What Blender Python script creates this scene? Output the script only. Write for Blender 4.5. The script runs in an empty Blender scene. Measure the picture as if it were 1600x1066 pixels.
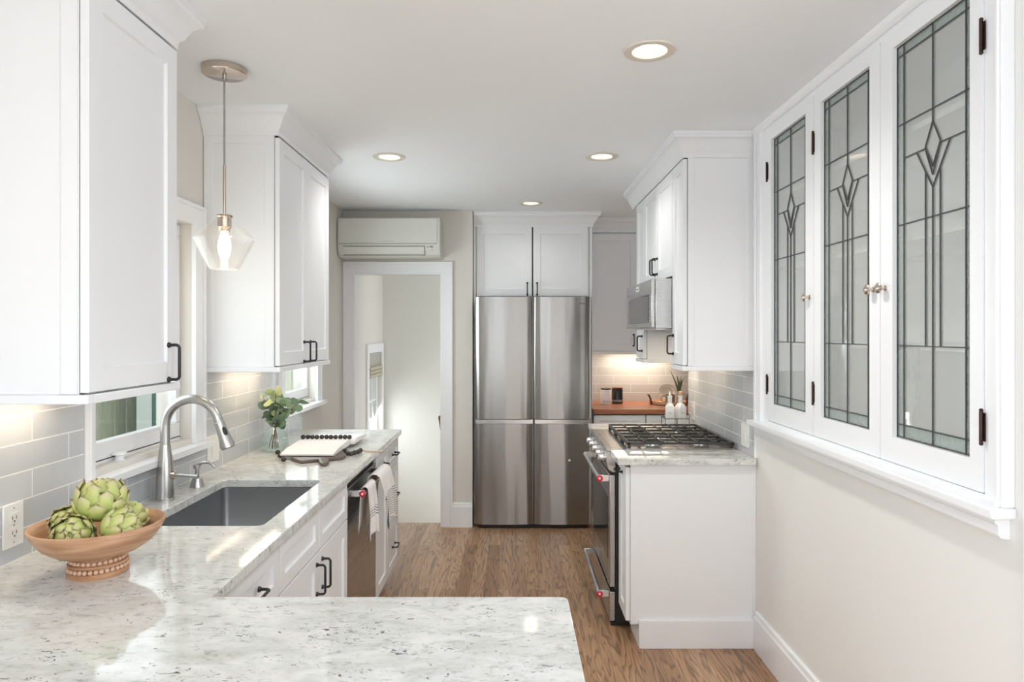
import bpy, bmesh, math, random
from mathutils import Vector, Matrix
random.seed(7)
S = bpy.context.scene
COL = S.collection
PI = math.pi

# ------------------------------------------------------------ camera
cd = bpy.data.cameras.new('camera'); cam = bpy.data.objects.new('camera', cd); COL.objects.link(cam)
cam.location = (0, 0, 1.52); cam.rotation_euler = (PI/2, 0, 0)
cd.sensor_width = 36; cd.lens = 24.0; cd.shift_x = 0.0; cd.shift_y = -0.0075; cd.clip_start = 0.02
S.camera = cam
# ------------------------------------------------------------ exposure, world
S.view_settings.view_transform = 'Standard'; S.view_settings.look = 'None'
S.view_settings.gamma = 1.0; S.view_settings.use_curve_mapping = False
S.view_settings.exposure = 0.18
S.cycles.use_denoising = True
S.cycles.max_bounces = 10; S.cycles.diffuse_bounces = 6; S.cycles.glossy_bounces = 5
S.cycles.transmission_bounces = 8; S.cycles.transparent_max_bounces = 12
S.cycles.sample_clamp_indirect = 6.0; S.cycles.blur_glossy = 0.4
S.cycles.caustics_reflective = False; S.cycles.caustics_refractive = False
W = bpy.data.worlds.new('overcast_sky'); S.world = W; W.use_nodes = True
bg = W.node_tree.nodes['Background']; bg.inputs[0].default_value = (0.93, 0.97, 1.0, 1); bg.inputs[1].default_value = 1.8

def area(name, loc, direction, sx, sy, watts, color=(1, 1, 1), spread=PI):
    l = bpy.data.lights.new(name, 'AREA'); l.shape = 'RECTANGLE'; l.size = sx; l.size_y = sy
    l.energy = watts; l.color = color; l.spread = spread
    o = bpy.data.objects.new(name, l); COL.objects.link(o); o.location = loc
    o.rotation_euler = Vector(direction).to_track_quat('-Z', 'Z').to_euler()
    return o
# two fill lamps added behind the camera, then daylight at the visible windows
area('fill_lamp_side', (2.94, -1.15, 1.5), (-1, -0.45, 0.15), 1.9, 1.6, 66, (0.82, 0.91, 1.0))
area('fill_lamp_left', (-1.28, -1.25, 1.45), (1, -0.3, 0.1), 1.7, 1.5, 110, (0.82, 0.91, 1.0))
area('daylight_sink_window', (-1.44, 2.505, 1.55), (1, 0, 0), 0.56, 0.8, 1.3, (0.90, 0.97, 1.0))
area('daylight_far_window', (-1.44, 4.265, 1.55), (1, 0, 0), 0.56, 0.8, 15, (0.90, 0.97, 1.0))
area('daylight_stair_window', (-1.42, 6.57, 0.55), (1, 0, -0.35), 0.5, 0.95, 10, (0.95, 0.98, 1.0))

# ------------------------------------------------------------ materials
def mat(name, col, rough=0.5, metal=0.0, noise=0.0, nscale=8.0, bump=0.0, stretch=None, coat=0.0, spec=0.5, rn=0.0, bscale=None):
    m = bpy.data.materials.new(name); m.use_nodes = True
    nt = m.node_tree; b = nt.nodes['Principled BSDF']
    b.inputs['Base Color'].default_value = (*col, 1); b.inputs['Roughness'].default_value = rough
    b.inputs['Metallic'].default_value = metal; b.inputs['Specular IOR Level'].default_value = spec
    b.inputs['Coat Weight'].default_value = coat; b.inputs['Coat Roughness'].default_value = 0.05
    tc = nt.nodes.new('ShaderNodeTexCoord'); mp = nt.nodes.new('ShaderNodeMapping')
    nt.links.new(tc.outputs['Object'], mp.inputs[0])
    if stretch: mp.inputs['Scale'].default_value = stretch
    n = nt.nodes.new('ShaderNodeTexNoise'); n.inputs['Scale'].default_value = nscale; n.inputs['Detail'].default_value = 4
    nt.links.new(mp.outputs[0], n.inputs['Vector'])
    if noise >= 0:
        r = nt.nodes.new('ShaderNodeMapRange'); k = max(noise, 0.01)
        r.inputs['To Min'].default_value = 1-k; r.inputs['To Max'].default_value = 1+k
        nt.links.new(n.outputs['Fac'], r.inputs['Value'])
        mx = nt.nodes.new('ShaderNodeVectorMath'); mx.operation = 'SCALE'
        mx.inputs[0].default_value = col; nt.links.new(r.outputs[0], mx.inputs['Scale'])
        nt.links.new(mx.outputs[0], b.inputs['Base Color'])
    if rn > 0:
        r2 = nt.nodes.new('ShaderNodeMapRange'); r2.inputs['To Min'].default_value = max(0, rough-rn); r2.inputs['To Max'].default_value = rough+rn
        nt.links.new(n.outputs['Fac'], r2.inputs['Value']); nt.links.new(r2.outputs[0], b.inputs['Roughness'])
    if bump > 0:
        bp = nt.nodes.new('ShaderNodeBump'); bp.inputs['Strength'].default_value = bump; bp.inputs['Distance'].default_value = 0.01
        src = n
        if bscale:
            src = nt.nodes.new('ShaderNodeTexNoise'); src.inputs['Scale'].default_value = bscale
            nt.links.new(mp.outputs[0], src.inputs['Vector'])
        nt.links.new(src.outputs['Fac'], bp.inputs['Height']); nt.links.new(bp.outputs[0], b.inputs['Normal'])
    return m

def emit(name, col, strength):
    m = bpy.data.materials.new(name); m.use_nodes = True; b = m.node_tree.nodes['Principled BSDF']
    b.inputs['Base Color'].default_value = (0.9, 0.9, 0.9, 1)
    b.inputs['Emission Color'].default_value = (*col, 1); b.inputs['Emission Strength'].default_value = strength
    return m

def thin_glass(name, tint=(1, 1, 1), refl=1.0, rough=0.0, bump=0.0, bscale=60, diffuse=0.0, dcol=(1, 1, 1)):
    m = bpy.data.materials.new(name); m.use_nodes = True; nt = m.node_tree
    for n in list(nt.nodes): nt.nodes.remove(n)
    out = nt.nodes.new('ShaderNodeOutputMaterial'); tr = nt.nodes.new('ShaderNodeBsdfTransparent'); gl = nt.nodes.new('ShaderNodeBsdfGlossy')
    tr.inputs[0].default_value = (*tint, 1); gl.inputs['Roughness'].default_value = rough; gl.inputs[0].default_value = (refl, refl, refl, 1)
    fr = nt.nodes.new('ShaderNodeFresnel')
    ge = nt.nodes.new('ShaderNodeNewGeometry'); ior = nt.nodes.new('ShaderNodeMapRange'); ior.inputs['To Min'].default_value = 1.5; ior.inputs['To Max'].default_value = 1/1.5
    nt.links.new(ge.outputs['Backfacing'], ior.inputs['Value']); nt.links.new(ior.outputs[0], fr.inputs[0])
    mu = nt.nodes.new('ShaderNodeMath'); mu.operation = 'MULTIPLY'; mu.inputs[1].default_value = 1.0; mu.use_clamp = True
    mx = nt.nodes.new('ShaderNodeMixShader')
    nt.links.new(fr.outputs[0], mu.inputs[0]); nt.links.new(mu.outputs[0], mx.inputs[0])
    base = tr.outputs[0]
    if diffuse > 0:
        df = nt.nodes.new('ShaderNodeBsdfDiffuse'); df.inputs[0].default_value = (*dcol, 1)
        m2 = nt.nodes.new('ShaderNodeMixShader'); m2.inputs[0].default_value = diffuse
        nt.links.new(tr.outputs[0], m2.inputs[1]); nt.links.new(df.outputs[0], m2.inputs[2]); base = m2.outputs[0]
    nt.links.new(base, mx.inputs[1]); nt.links.new(gl.outputs[0], mx.inputs[2]); nt.links.new(mx.outputs[0], out.inputs[0])
    if bump > 0:
        tc = nt.nodes.new('ShaderNodeTexCoord'); n = nt.nodes.new('ShaderNodeTexNoise'); n.inputs['Scale'].default_value = bscale
        nt.links.new(tc.outputs['Object'], n.inputs['Vector'])
        bp = nt.nodes.new('ShaderNodeBump'); bp.inputs['Strength'].default_value = bump; bp.inputs['Distance'].default_value = 0.01
        nt.links.new(n.outputs['Fac'], bp.inputs['Height'])
        nt.links.new(bp.outputs[0], gl.inputs['Normal']); nt.links.new(bp.outputs[0], fr.inputs['Normal'])
    return m

M = {}
M['wall'] = mat('wall_paint_greige', (0.72, 0.69, 0.64), 0.75, noise=0.015, nscale=3, bump=0.03, bscale=300)
M['wall_light'] = mat('wall_paint_offwhite', (0.80, 0.79, 0.76), 0.75, noise=0.015, nscale=3, bump=0.03, bscale=300)
M['wall_sage'] = mat('wall_paint_stair', (0.74, 0.74, 0.70), 0.8, noise=0.015, nscale=3)
M['ceiling'] = mat('ceiling_paint', (0.89, 0.91, 0.93), 0.85, noise=0.01, nscale=3)
M['cab'] = mat('cabinet_white_lacquer', (0.85, 0.863, 0.88), 0.33, noise=0.008, nscale=5)
M['trim'] = mat('trim_white_gloss', (0.86, 0.87, 0.885), 0.28, noise=0.008, nscale=5)
M['black'] = mat('black_iron', (0.012, 0.012, 0.013), 0.38, noise=0.1, nscale=40)
M['castiron'] = mat('cast_iron_grate', (0.035, 0.034, 0.033), 0.42, noise=0.15, nscale=80, bump=0.1, bscale=400)
M['gap'] = mat('painted_gap_shade_and_black', (0.02, 0.02, 0.02), 0.6, noise=0.1)  # black for shade painted into gaps, also slots, gasket and lettering
M['nickel'] = mat('brushed_nickel', (0.50, 0.49, 0.475), 0.28, 1.0, noise=0.03, nscale=60, stretch=(1, 1, 12))
M['nickel_warm'] = mat('polished_nickel', (0.62, 0.53, 0.46), 0.18, 1.0, noise=0.03, nscale=20)
M['chrome'] = mat('satin_steel', (0.66, 0.66, 0.66), 0.22, 1.0, noise=0.03, nscale=60)
M['steel'] = mat('brushed_stainless', (0.47, 0.465, 0.455), 0.27, 1.0, noise=0.015, nscale=3, stretch=(1, 1, 300), rn=0.02)
M['steel_dark'] = mat('sink_stainless', (0.40, 0.41, 0.42), 0.36, 1.0, noise=0.05, nscale=6, stretch=(30, 1, 1))
M['dark_glass'] = mat('oven_black_glass', (0.03, 0.03, 0.03), 0.08, 0.0, noise=0.02, spec=0.25)
M['plate'] = mat('switch_plate_plastic', (0.80, 0.79, 0.765), 0.35, noise=0.01)
M['ac'] = mat('air_conditioner_plastic', (0.70, 0.70, 0.65), 0.38, noise=0.01)
M['ac_dark'] = mat('painted_vent_shade_and_print', (0.30, 0.30, 0.27), 0.5, noise=0.02)  # darker tone standing in for shade in the vent gaps, also lettering
M['grey_print'] = mat('grey_print', (0.33, 0.33, 0.33), 0.5, noise=0.02)
M['red'] = mat('red_enamel', (0.62, 0.02, 0.05), 0.25, noise=0.02)
M['paper'] = mat('paper_pages', (0.84, 0.80, 0.79), 0.8, noise=0.02, nscale=40)
M['bead_dark'] = mat('dark_wood_bead', (0.035, 0.027, 0.023), 0.4, noise=0.4, nscale=60)
M['driftwood'] = mat('greybrown_wood', (0.13, 0.095, 0.075), 0.45, noise=0.3, nscale=30, stretch=(1, 6, 6))
M['jute'] = mat('tan_tassel', (0.55, 0.41, 0.29), 0.9, noise=0.2, nscale=200)
M['leaf'] = mat('eucalyptus_leaf', (0.16, 0.25, 0.16), 0.5, noise=0.35, nscale=14)
M['leaf_pale'] = mat('eucalyptus_leaf_pale', (0.45, 0.52, 0.28), 0.5, noise=0.25, nscale=14)
M['stem'] = mat('brown_stem', (0.20, 0.11, 0.06), 0.6, noise=0.2, nscale=40)
M['aloe'] = mat('aloe_leaf', (0.10, 0.13, 0.06), 0.5, noise=0.4, nscale=30)
M['ceramic'] = mat('white_ceramic', (0.82, 0.83, 0.84), 0.22, noise=0.01)
M['cream'] = mat('cream_ceramic', (0.62, 0.56, 0.48), 0.5, noise=0.05, nscale=20)
M['stone'] = mat('grey_stoneware', (0.30, 0.25, 0.21), 0.5, noise=0.1, nscale=20)
M['plum'] = mat('dark_brown_lid', (0.07, 0.035, 0.025), 0.5, noise=0.1)
M['coffee'] = mat('black_glazed_canister', (0.012, 0.010, 0.009), 0.25, noise=0.1)
M['hinge'] = mat('antique_bronze', (0.05, 0.025, 0.018), 0.4, 0.6, noise=0.3, nscale=60)
M['lead'] = mat('lead_came', (0.075, 0.08, 0.078), 0.45, 0.4, noise=0.1, nscale=100)
M['shade'] = mat('roman_shade_linen', (0.50, 0.45, 0.36), 0.9, noise=0.08, nscale=60)
M['grey_shade'] = mat('linen_painted_shadow', (0.45, 0.44, 0.40), 0.9, noise=0.08, nscale=60)  # greyer copy of the linen with shadow put into its colour
M['fridge_side'] = mat('fridge_side_grey', (0.16, 0.16, 0.17), 0.45, 0.3, noise=0.03)
M['green_paint'] = mat('dark_green_paint', (0.04, 0.16, 0.12), 0.5, noise=0.1)
M['white_post'] = mat('pale_painted_post', (0.75, 0.82, 0.82), 0.6, noise=0.05)
M['fence'] = mat('weathered_fence_wood', (0.50, 0.53, 0.41), 0.85, noise=0.35, nscale=7, stretch=(1, 3, 0.6), bump=0.4)
M['ground'] = mat('gravel_ground', (0.62, 0.62, 0.58), 0.9, noise=0.3, nscale=8)
M['glass'] = thin_glass('clear_window_glass', (0.97, 0.99, 0.985))
M['shade_glass'] = thin_glass('clear_shade_glass', (0.97, 0.97, 0.97), diffuse=0.03)
M['vase_glass'] = thin_glass('pale_green_glass', (0.955, 0.985, 0.972))
M['water'] = thin_glass('vase_water', (0.97, 0.99, 0.985))
M['lead_glass'] = thin_glass('clear_leaded_glass', (0.97, 0.98, 0.97), bump=0.03, bscale=14, diffuse=0.22, dcol=(0.88, 0.89, 0.86))
M['obscure'] = thin_glass('rippled_green_glass', (0.84, 0.90, 0.87), rough=0.25, bump=0.6, bscale=160, diffuse=0.30, dcol=(0.74, 0.82, 0.78))
M['lamp'] = emit('downlight_lens', (1.0, 0.93, 0.80), 7.0)
M['bulb'] = emit('bulb_glow', (1.0, 0.80, 0.52), 14.0)
M['strip'] = emit('under_cabinet_strip', (1.0, 0.82, 0.6), 3.0)
M['baffle'] = mat('downlight_baffle', (0.75, 0.70, 0.62), 0.5, noise=0.01)
M['ring'] = mat('downlight_ring', (0.72, 0.68, 0.60), 0.5, noise=0.01)

def nodes(m): return m.node_tree.nodes, m.node_tree.links

def make_granite():
    m = bpy.data.materials.new('white_speckled_granite'); m.use_nodes = True; N, L = nodes(m); b = N['Principled BSDF']
    tc = N.new('ShaderNodeTexCoord'); mp = N.new('ShaderNodeMapping'); mp.inputs['Scale'].default_value = (1, 1.9, 1.2); mp.inputs['Rotation'].default_value = (0, 0, 0.25)
    L.new(tc.outputs['Object'], mp.inputs[0])
    def noise(s, d, r=0.6, dist=0.0):
        n = N.new('ShaderNodeTexNoise'); n.inputs['Scale'].default_value = s; n.inputs['Detail'].default_value = d
        n.inputs['Roughness'].default_value = r; n.inputs['Distortion'].default_value = dist; L.new(mp.outputs[0], n.inputs['Vector']); return n
    def ramp(src, stops):
        r = N.new('ShaderNodeValToRGB'); e = r.color_ramp.elements
        while len(e) < len(stops): e.new(0.5)
        for i, (p, c) in enumerate(stops): e[i].position = p; e[i].color = (*c, 1)
        L.new(src, r.inputs[0]); return r
    n1 = noise(7, 8, 0.65, 0.8)
    base = ramp(n1.outputs['Fac'], [(0.30, (0.55, 0.56, 0.53)), (0.46, (0.68, 0.69, 0.665)), (0.60, (0.77, 0.775, 0.755)), (0.75, (0.82, 0.81, 0.78))])
    n2 = noise(30, 6, 0.75, 0.3)
    grey = ramp(n2.outputs['Fac'], [(0.32, (0.50, 0.50, 0.47)), (0.46, (0.95, 0.95, 0.95)), (0.7, (1, 1, 1))])
    m1 = N.new('ShaderNodeMix'); m1.data_type = 'RGBA'; m1.blend_type = 'MULTIPLY'; m1.inputs[0].default_value = 0.9
    L.new(base.outputs[0], m1.inputs[6]); L.new(grey.outputs[0], m1.inputs[7])
    n3 = noise(62, 5, 0.7, 1.2); n4 = noise(9, 3, 0.5, 0.5)
    k = N.new('ShaderNodeMath'); k.operation = 'MULTIPLY'; L.new(n3.outputs['Fac'], k.inputs[0]); 
    rr = N.new('ShaderNodeMapRange'); rr.inputs['From Min'].default_value = 0.35; rr.inputs['From Max'].default_value = 0.65; rr.inputs['To Min'].default_value = 0.80; rr.inputs['To Max'].default_value = 1.12
    L.new(n4.outputs['Fac'], rr.inputs['Value']); L.new(rr.outputs[0], k.inputs[1])
    fl0 = ramp(k.outputs[0], [(0.640, (0, 0, 0)), (0.670, (1, 1, 1))])
    n5 = noise(24, 3, 0.55, 1.6); fl1 = ramp(n5.outputs['Fac'], [(0.685, (0, 0, 0)), (0.715, (1, 1, 1))])
    fl = N.new('ShaderNodeVectorMath'); fl.operation = 'MAXIMUM'; L.new(fl0.outputs[0], fl.inputs[0]); L.new(fl1.outputs[0], fl.inputs[1])
    m2 = N.new('ShaderNodeMix'); m2.data_type = 'RGBA'; L.new(fl.outputs[0], m2.inputs[0]); L.new(m1.outputs[2], m2.inputs[6]); m2.inputs[7].default_value = (0.10, 0.095, 0.10, 1)
    L.new(m2.outputs[2], b.inputs['Base Color']); b.inputs['Roughness'].default_value = 0.07
    return m
M['granite'] = make_granite()

def make_tile(name, au, av, u0=0.0, v0=0.918, c1=(0.50, 0.52, 0.54), c2=(0.57, 0.585, 0.60)):
    m = bpy.data.materials.new(name); m.use_nodes = True; N, L = nodes(m); b = N['Principled BSDF']
    tc = N.new('ShaderNodeNewGeometry'); sp = N.new('ShaderNodeSeparateXYZ'); L.new(tc.outputs['Position'], sp.inputs[0])
    def off(sock, d):
        a = N.new('ShaderNodeMath'); a.operation = 'SUBTRACT'; L.new(sock, a.inputs[0]); a.inputs[1].default_value = d; return a.outputs[0]
    cb = N.new('ShaderNodeCombineXYZ'); L.new(off(sp.outputs[au], u0), cb.inputs[0]); L.new(off(sp.outputs[av], v0), cb.inputs[1])
    br = N.new('ShaderNodeTexBrick'); L.new(cb.outputs[0], br.inputs['Vector'])
    br.inputs['Scale'].default_value = 1; br.inputs['Brick Width'].default_value = 0.308; br.inputs['Row Height'].default_value = 0.0768
    br.inputs['Mortar Size'].default_value = 0.0018; br.inputs['Mortar Smooth'].default_value = 0.15; br.inputs['Bias'].default_value = 0.0
    br.inputs['Color1'].default_value = (*c1, 1); br.inputs['Color2'].default_value = (*c2, 1); br.inputs['Mortar'].default_value = (0.82, 0.80, 0.77, 1)
    L.new(br.outputs['Color'], b.inputs['Base Color'])
    r = N.new('ShaderNodeMapRange'); r.inputs['To Min'].default_value = 0.13; r.inputs['To Max'].default_value = 0.7
    L.new(br.outputs['Fac'], r.inputs['Value']); L.new(r.outputs[0], b.inputs['Roughness'])
    nz = N.new('ShaderNodeTexNoise'); nz.inputs['Scale'].default_value = 9; L.new(tc.outputs['Position'], nz.inputs['Vector'])
    s = N.new('ShaderNodeMath'); s.operation = 'MULTIPLY_ADD'; L.new(br.outputs['Fac'], s.inputs[0]); s.inputs[1].default_value = -1.0; L.new(nz.outputs['Fac'], s.inputs[2])
    bp = N.new('ShaderNodeBump'); bp.inputs['Strength'].default_value = 0.35; bp.inputs['Distance'].default_value = 0.003; L.new(s.outputs[0], bp.inputs['Height']); L.new(bp.outputs[0], b.inputs['Normal'])
    return m
M['tile_left'] = make_tile('grey_glazed_tile_left', 1, 2, 1.72)
M['tile_right'] = make_tile('grey_glazed_tile_right', 1, 2, 3.30)
M['tile_back'] = make_tile('grey_glazed_tile_back', 0, 2, 0.745)

def make_floor():
    m = bpy.data.materials.new('oak_strip_floor'); m.use_nodes = True; N, L = nodes(m); b = N['Principled BSDF']
    tc = N.new('ShaderNodeNewGeometry'); sp = N.new('ShaderNodeSeparateXYZ'); L.new(tc.outputs['Position'], sp.inputs[0])
    cb = N.new('ShaderNodeCombineXYZ'); L.new(sp.outputs[1], cb.inputs[0]); L.new(sp.outputs[0], cb.inputs[1])
    br = N.new('ShaderNodeTexBrick'); L.new(cb.outputs[0], br.inputs['Vector']); br.offset = 0.37; br.squash = 1.0
    br.inputs['Scale'].default_value = 1; br.inputs['Brick Width'].default_value = 1.35; br.inputs['Row Height'].default_value = 0.083
    br.inputs['Mortar Size'].default_value = 0.0006; br.inputs['Mortar Smooth'].default_value = 0.3; br.inputs['Bias'].default_value = 0.0
    br.inputs['Color1'].default_value = (0, 0, 0, 1); br.inputs['Color2'].default_value = (1, 1, 1, 1); br.inputs['Mortar'].default_value = (0.5, 0.5, 0.5, 1)
    # every plank samples its own patch of grain
    sc = N.new('ShaderNodeVectorMath'); sc.operation = 'SCALE'; L.new(br.outputs['Color'], sc.inputs[0]); sc.inputs['Scale'].default_value = 37.0
    ad = N.new('ShaderNodeVectorMath'); ad.operation = 'ADD'; L.new(cb.outputs[0], ad.inputs[0]); L.new(sc.outputs[0], ad.inputs[1])
    mp = N.new('ShaderNodeMapping'); mp.inputs['Scale'].default_value = (0.75, 8.5, 1); L.new(ad.outputs[0], mp.inputs[0])
    n = N.new('ShaderNodeTexNoise'); n.inputs['Scale'].default_value = 1.6; n.inputs['Detail'].default_value = 2.5; n.inputs['Distortion'].default_value = 0.25; L.new(mp.outputs[0], n.inputs['Vector'])
    ml = N.new('ShaderNodeMath'); ml.operation = 'MULTIPLY'; L.new(n.outputs['Fac'], ml.inputs[0]); ml.inputs[1].default_value = 11.0
    fr = N.new('ShaderNodeMath'); fr.operation = 'FRACT'; L.new(ml.outputs[0], fr.inputs[0])
    r = N.new('ShaderNodeValToRGB'); e = r.color_ramp.elements
    for p in (0.5, 0.5): e.new(p)
    for i, (p, v) in enumerate([(0.0, 0.38), (0.16, 1.0), (0.70, 0.94), (1.0, 0.45)]): e[i].position = p; e[i].color = (v, v, v, 1)
    L.new(fr.outputs[0], r.inputs[0])
    mp2 = N.new('ShaderNodeMapping'); mp2.inputs['Scale'].default_value = (6, 260, 1); L.new(ad.outputs[0], mp2.inputs[0])
    n2 = N.new('ShaderNodeTexNoise'); n2.inputs['Scale'].default_value = 1.0; n2.inputs['Detail'].default_value = 3; L.new(mp2.outputs[0], n2.inputs['Vector'])
    r2 = N.new('ShaderNodeMapRange'); r2.inputs['From Min'].default_value = 0.3; r2.inputs['From Max'].default_value = 0.7; r2.inputs['To Min'].default_value = 0.72; r2.inputs['To Max'].default_value = 1.12; L.new(n2.outputs['Fac'], r2.inputs['Value'])
    tone = N.new('ShaderNodeValToRGB'); e = tone.color_ramp.elements; e.new(0.5)
    for i, (p, c) in enumerate([(0.0, (0.36, 0.195, 0.10)), (0.5, (0.50, 0.29, 0.16)), (1.0, (0.60, 0.38, 0.23))]): e[i].position = p; e[i].color = (*c, 1)
    L.new(br.outputs['Color'], tone.inputs[0])
    a1 = N.new('ShaderNodeVectorMath'); a1.operation = 'MULTIPLY'; L.new(tone.outputs[0], a1.inputs[0]); L.new(r.outputs[0], a1.inputs[1])
    a2 = N.new('ShaderNodeVectorMath'); a2.operation = 'SCALE'; L.new(a1.outputs[0], a2.inputs[0]); L.new(r2.outputs[0], a2.inputs['Scale'])
    gap = N.new('ShaderNodeMix'); gap.data_type = 'RGBA'; L.new(br.outputs['Fac'], gap.inputs[0]); L.new(a2.outputs[0], gap.inputs[6]); gap.inputs[7].default_value = (0.07, 0.04, 0.025, 1)
    L.new(gap.outputs[2], b.inputs['Base Color']); b.inputs['Roughness'].default_value = 0.33
    bp = N.new('ShaderNodeBump'); bp.inputs['Strength'].default_value = 0.12; bp.inputs['Distance'].default_value = 0.002; L.new(r.outputs[0], bp.inputs['Height']); L.new(bp.outputs[0], b.inputs['Normal'])
    return m
M['floor'] = make_floor()

def make_wood(name, c1, c2, scale=(1, 12, 12), rough=0.4, strips=0.0):
    m = bpy.data.materials.new(name); m.use_nodes = True; N, L = nodes(m); b = N['Principled BSDF']
    tc = N.new('ShaderNodeTexCoord'); mp = N.new('ShaderNodeMapping'); mp.inputs['Scale'].default_value = scale; L.new(tc.outputs['Object'], mp.inputs[0])
    n = N.new('ShaderNodeTexNoise'); n.inputs['Scale'].default_value = 4; n.inputs['Detail'].default_value = 5; n.inputs['Distortion'].default_value = 0.6; L.new(mp.outputs[0], n.inputs['Vector'])
    r = N.new('ShaderNodeValToRGB'); e = r.color_ramp.elements; e[0].position = 0.3; e[1].position = 0.7; e[0].color = (*c1, 1); e[1].color = (*c2, 1)
    L.new(n.outputs['Fac'], r.inputs[0]); L.new(r.outputs[0], b.inputs['Base Color']); b.inputs['Roughness'].default_value = rough
    return m
M['butcher'] = make_wood('butcher_block_cherry', (0.33, 0.115, 0.055), (0.47, 0.19, 0.10), (2, 14, 14), 0.35)
M['bowlwood'] = make_wood('mango_wood_bowl', (0.34, 0.155, 0.07), (0.68, 0.41, 0.25), (1.5, 1.5, 12), 0.42)
M['beadwood'] = make_wood('natural_wood_bead', (0.60, 0.38, 0.25), (0.74, 0.50, 0.35), (3, 3, 3), 0.5)
M['rail'] = make_wood('stained_handrail', (0.22, 0.09, 0.04), (0.32, 0.15, 0.08), (2, 2, 14), 0.4)

def make_fridge_steel():
    m = bpy.data.materials.new('fridge_stainless'); m.use_nodes = True; N, L = nodes(m); b = N['Principled BSDF']
    b.inputs['Metallic'].default_value = 1; b.inputs['Base Color'].default_value = (0.35, 0.342, 0.332, 1); b.inputs['Roughness'].default_value = 0.2
    tc = N.new('ShaderNodeNewGeometry'); mp = N.new('ShaderNodeMapping'); mp.inputs['Scale'].default_value = (6, 6, 0.55); L.new(tc.outputs['Position'], mp.inputs[0])
    n = N.new('ShaderNodeTexNoise'); n.inputs['Scale'].default_value = 1.0; n.inputs['Detail'].default_value = 1.2; L.new(mp.outputs[0], n.inputs['Vector'])
    bp = N.new('ShaderNodeBump'); bp.inputs['Strength'].default_value = 1.0; bp.inputs['Distance'].default_value = 0.016; L.new(n.outputs['Fac'], bp.inputs['Height'])
    mp2 = N.new('ShaderNodeMapping'); mp2.inputs['Scale'].default_value = (1500, 1500, 4); L.new(tc.outputs['Position'], mp2.inputs[0])
    n2 = N.new('ShaderNodeTexNoise'); n2.inputs['Scale'].default_value = 1.0; L.new(mp2.outputs[0], n2.inputs['Vector'])
    r2 = N.new('ShaderNodeMapRange'); r2.inputs['To Min'].default_value = 0.22; r2.inputs['To Max'].default_value = 0.28; L.new(n2.outputs['Fac'], r2.inputs['Value']); L.new(r2.outputs[0], b.inputs['Roughness'])
    L.new(bp.outputs[0], b.inputs['Normal'])
    b.inputs['Anisotropic'].default_value = 0.85; b.inputs['Anisotropic Rotation'].default_value = 0.25
    tg = N.new('ShaderNodeTangent'); tg.direction_type = 'RADIAL'; tg.axis = 'Z'; L.new(tg.outputs[0], b.inputs['Tangent'])
    return m
M['fridge'] = make_fridge_steel()

def make_artichoke():
    m = bpy.data.materials.new('artichoke_bract'); m.use_nodes = True; N, L = nodes(m); b = N['Principled BSDF']
    at = N.new('ShaderNodeAttribute'); at.attribute_name = 'tip'
    r = N.new('ShaderNodeValToRGB'); e = r.color_ramp.elements; e.new(0.5); e.new(0.9)
    for i, (p, c) in enumerate([(0.0, (0.40, 0.48, 0.13)), (0.45, (0.55, 0.58, 0.21)), (0.82, (0.58, 0.54, 0.30)), (1.0, (0.17, 0.10, 0.05))]): e[i].position = p; e[i].color = (*c, 1)
    tc = N.new('ShaderNodeTexCoord'); n = N.new('ShaderNodeTexNoise'); n.inputs['Scale'].default_value = 45; L.new(tc.outputs['Object'], n.inputs['Vector'])
    a = N.new('ShaderNodeMath'); a.operation = 'MULTIPLY_ADD'; L.new(n.outputs['Fac'], a.inputs[0]); a.inputs[1].default_value = 0.35; 
    s = N.new('ShaderNodeMath'); s.operation = 'SUBTRACT'; L.new(at.outputs['Fac'], s.inputs[0]); s.inputs[1].default_value = 0.17; L.new(s.outputs[0], a.inputs[2])
    L.new(a.outputs[0], r.inputs[0]); L.new(r.outputs[0], b.inputs['Base Color']); b.inputs['Roughness'].default_value = 0.45
    return m
M['arti'] = make_artichoke()

def make_towel(name, axis, freq, lo, hi):
    m = bpy.data.materials.new(name); m.use_nodes = True; N, L = nodes(m); b = N['Principled BSDF']
    at = N.new('ShaderNodeAttribute'); at.attribute_name = 'along'
    w = N.new('ShaderNodeMath'); w.operation = 'MULTIPLY'; L.new(at.outputs['Fac'], w.inputs[0]); w.inputs[1].default_value = freq
    f = N.new('ShaderNodeMath'); f.operation = 'FRACT'; L.new(w.outputs[0], f.inputs[0])
    g = N.new('ShaderNodeMath'); g.operation = 'LESS_THAN'; L.new(f.outputs[0], g.inputs[0]); g.inputs[1].default_value = 0.28
    a = N.new('ShaderNodeMath'); a.operation = 'GREATER_THAN'; L.new(at.outputs['Fac'], a.inputs[0]); a.inputs[1].default_value = lo
    c = N.new('ShaderNodeMath'); c.operation = 'LESS_THAN'; L.new(at.outputs['Fac'], c.inputs[0]); c.inputs[1].default_value = hi
    p = N.new('ShaderNodeMath'); p.operation = 'MULTIPLY'; L.new(a.outputs[0], p.inputs[0]); L.new(c.outputs[0], p.inputs[1])
    q = N.new('ShaderNodeMath'); q.operation = 'MULTIPLY'; L.new(p.outputs[0], q.inputs[0]); L.new(g.outputs[0], q.inputs[1])
    mx = N.new('ShaderNodeMix'); mx.data_type = 'RGBA'; L.new(q.outputs[0], mx.inputs[0]); mx.inputs[6].default_value = (0.80, 0.77, 0.75, 1); mx.inputs[7].default_value = (0.05, 0.055, 0.07, 1)
    L.new(mx.outputs[2], b.inputs['Base Color']); b.inputs['Roughness'].default_value = 0.95
    return m
M['towel_a'] = make_towel('linen_towel_few_stripes', 2, 26.0, 0.62, 0.74)
M['towel_b'] = make_towel('linen_towel_many_stripes', 2, 30.0, 0.52, 0.96)

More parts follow.
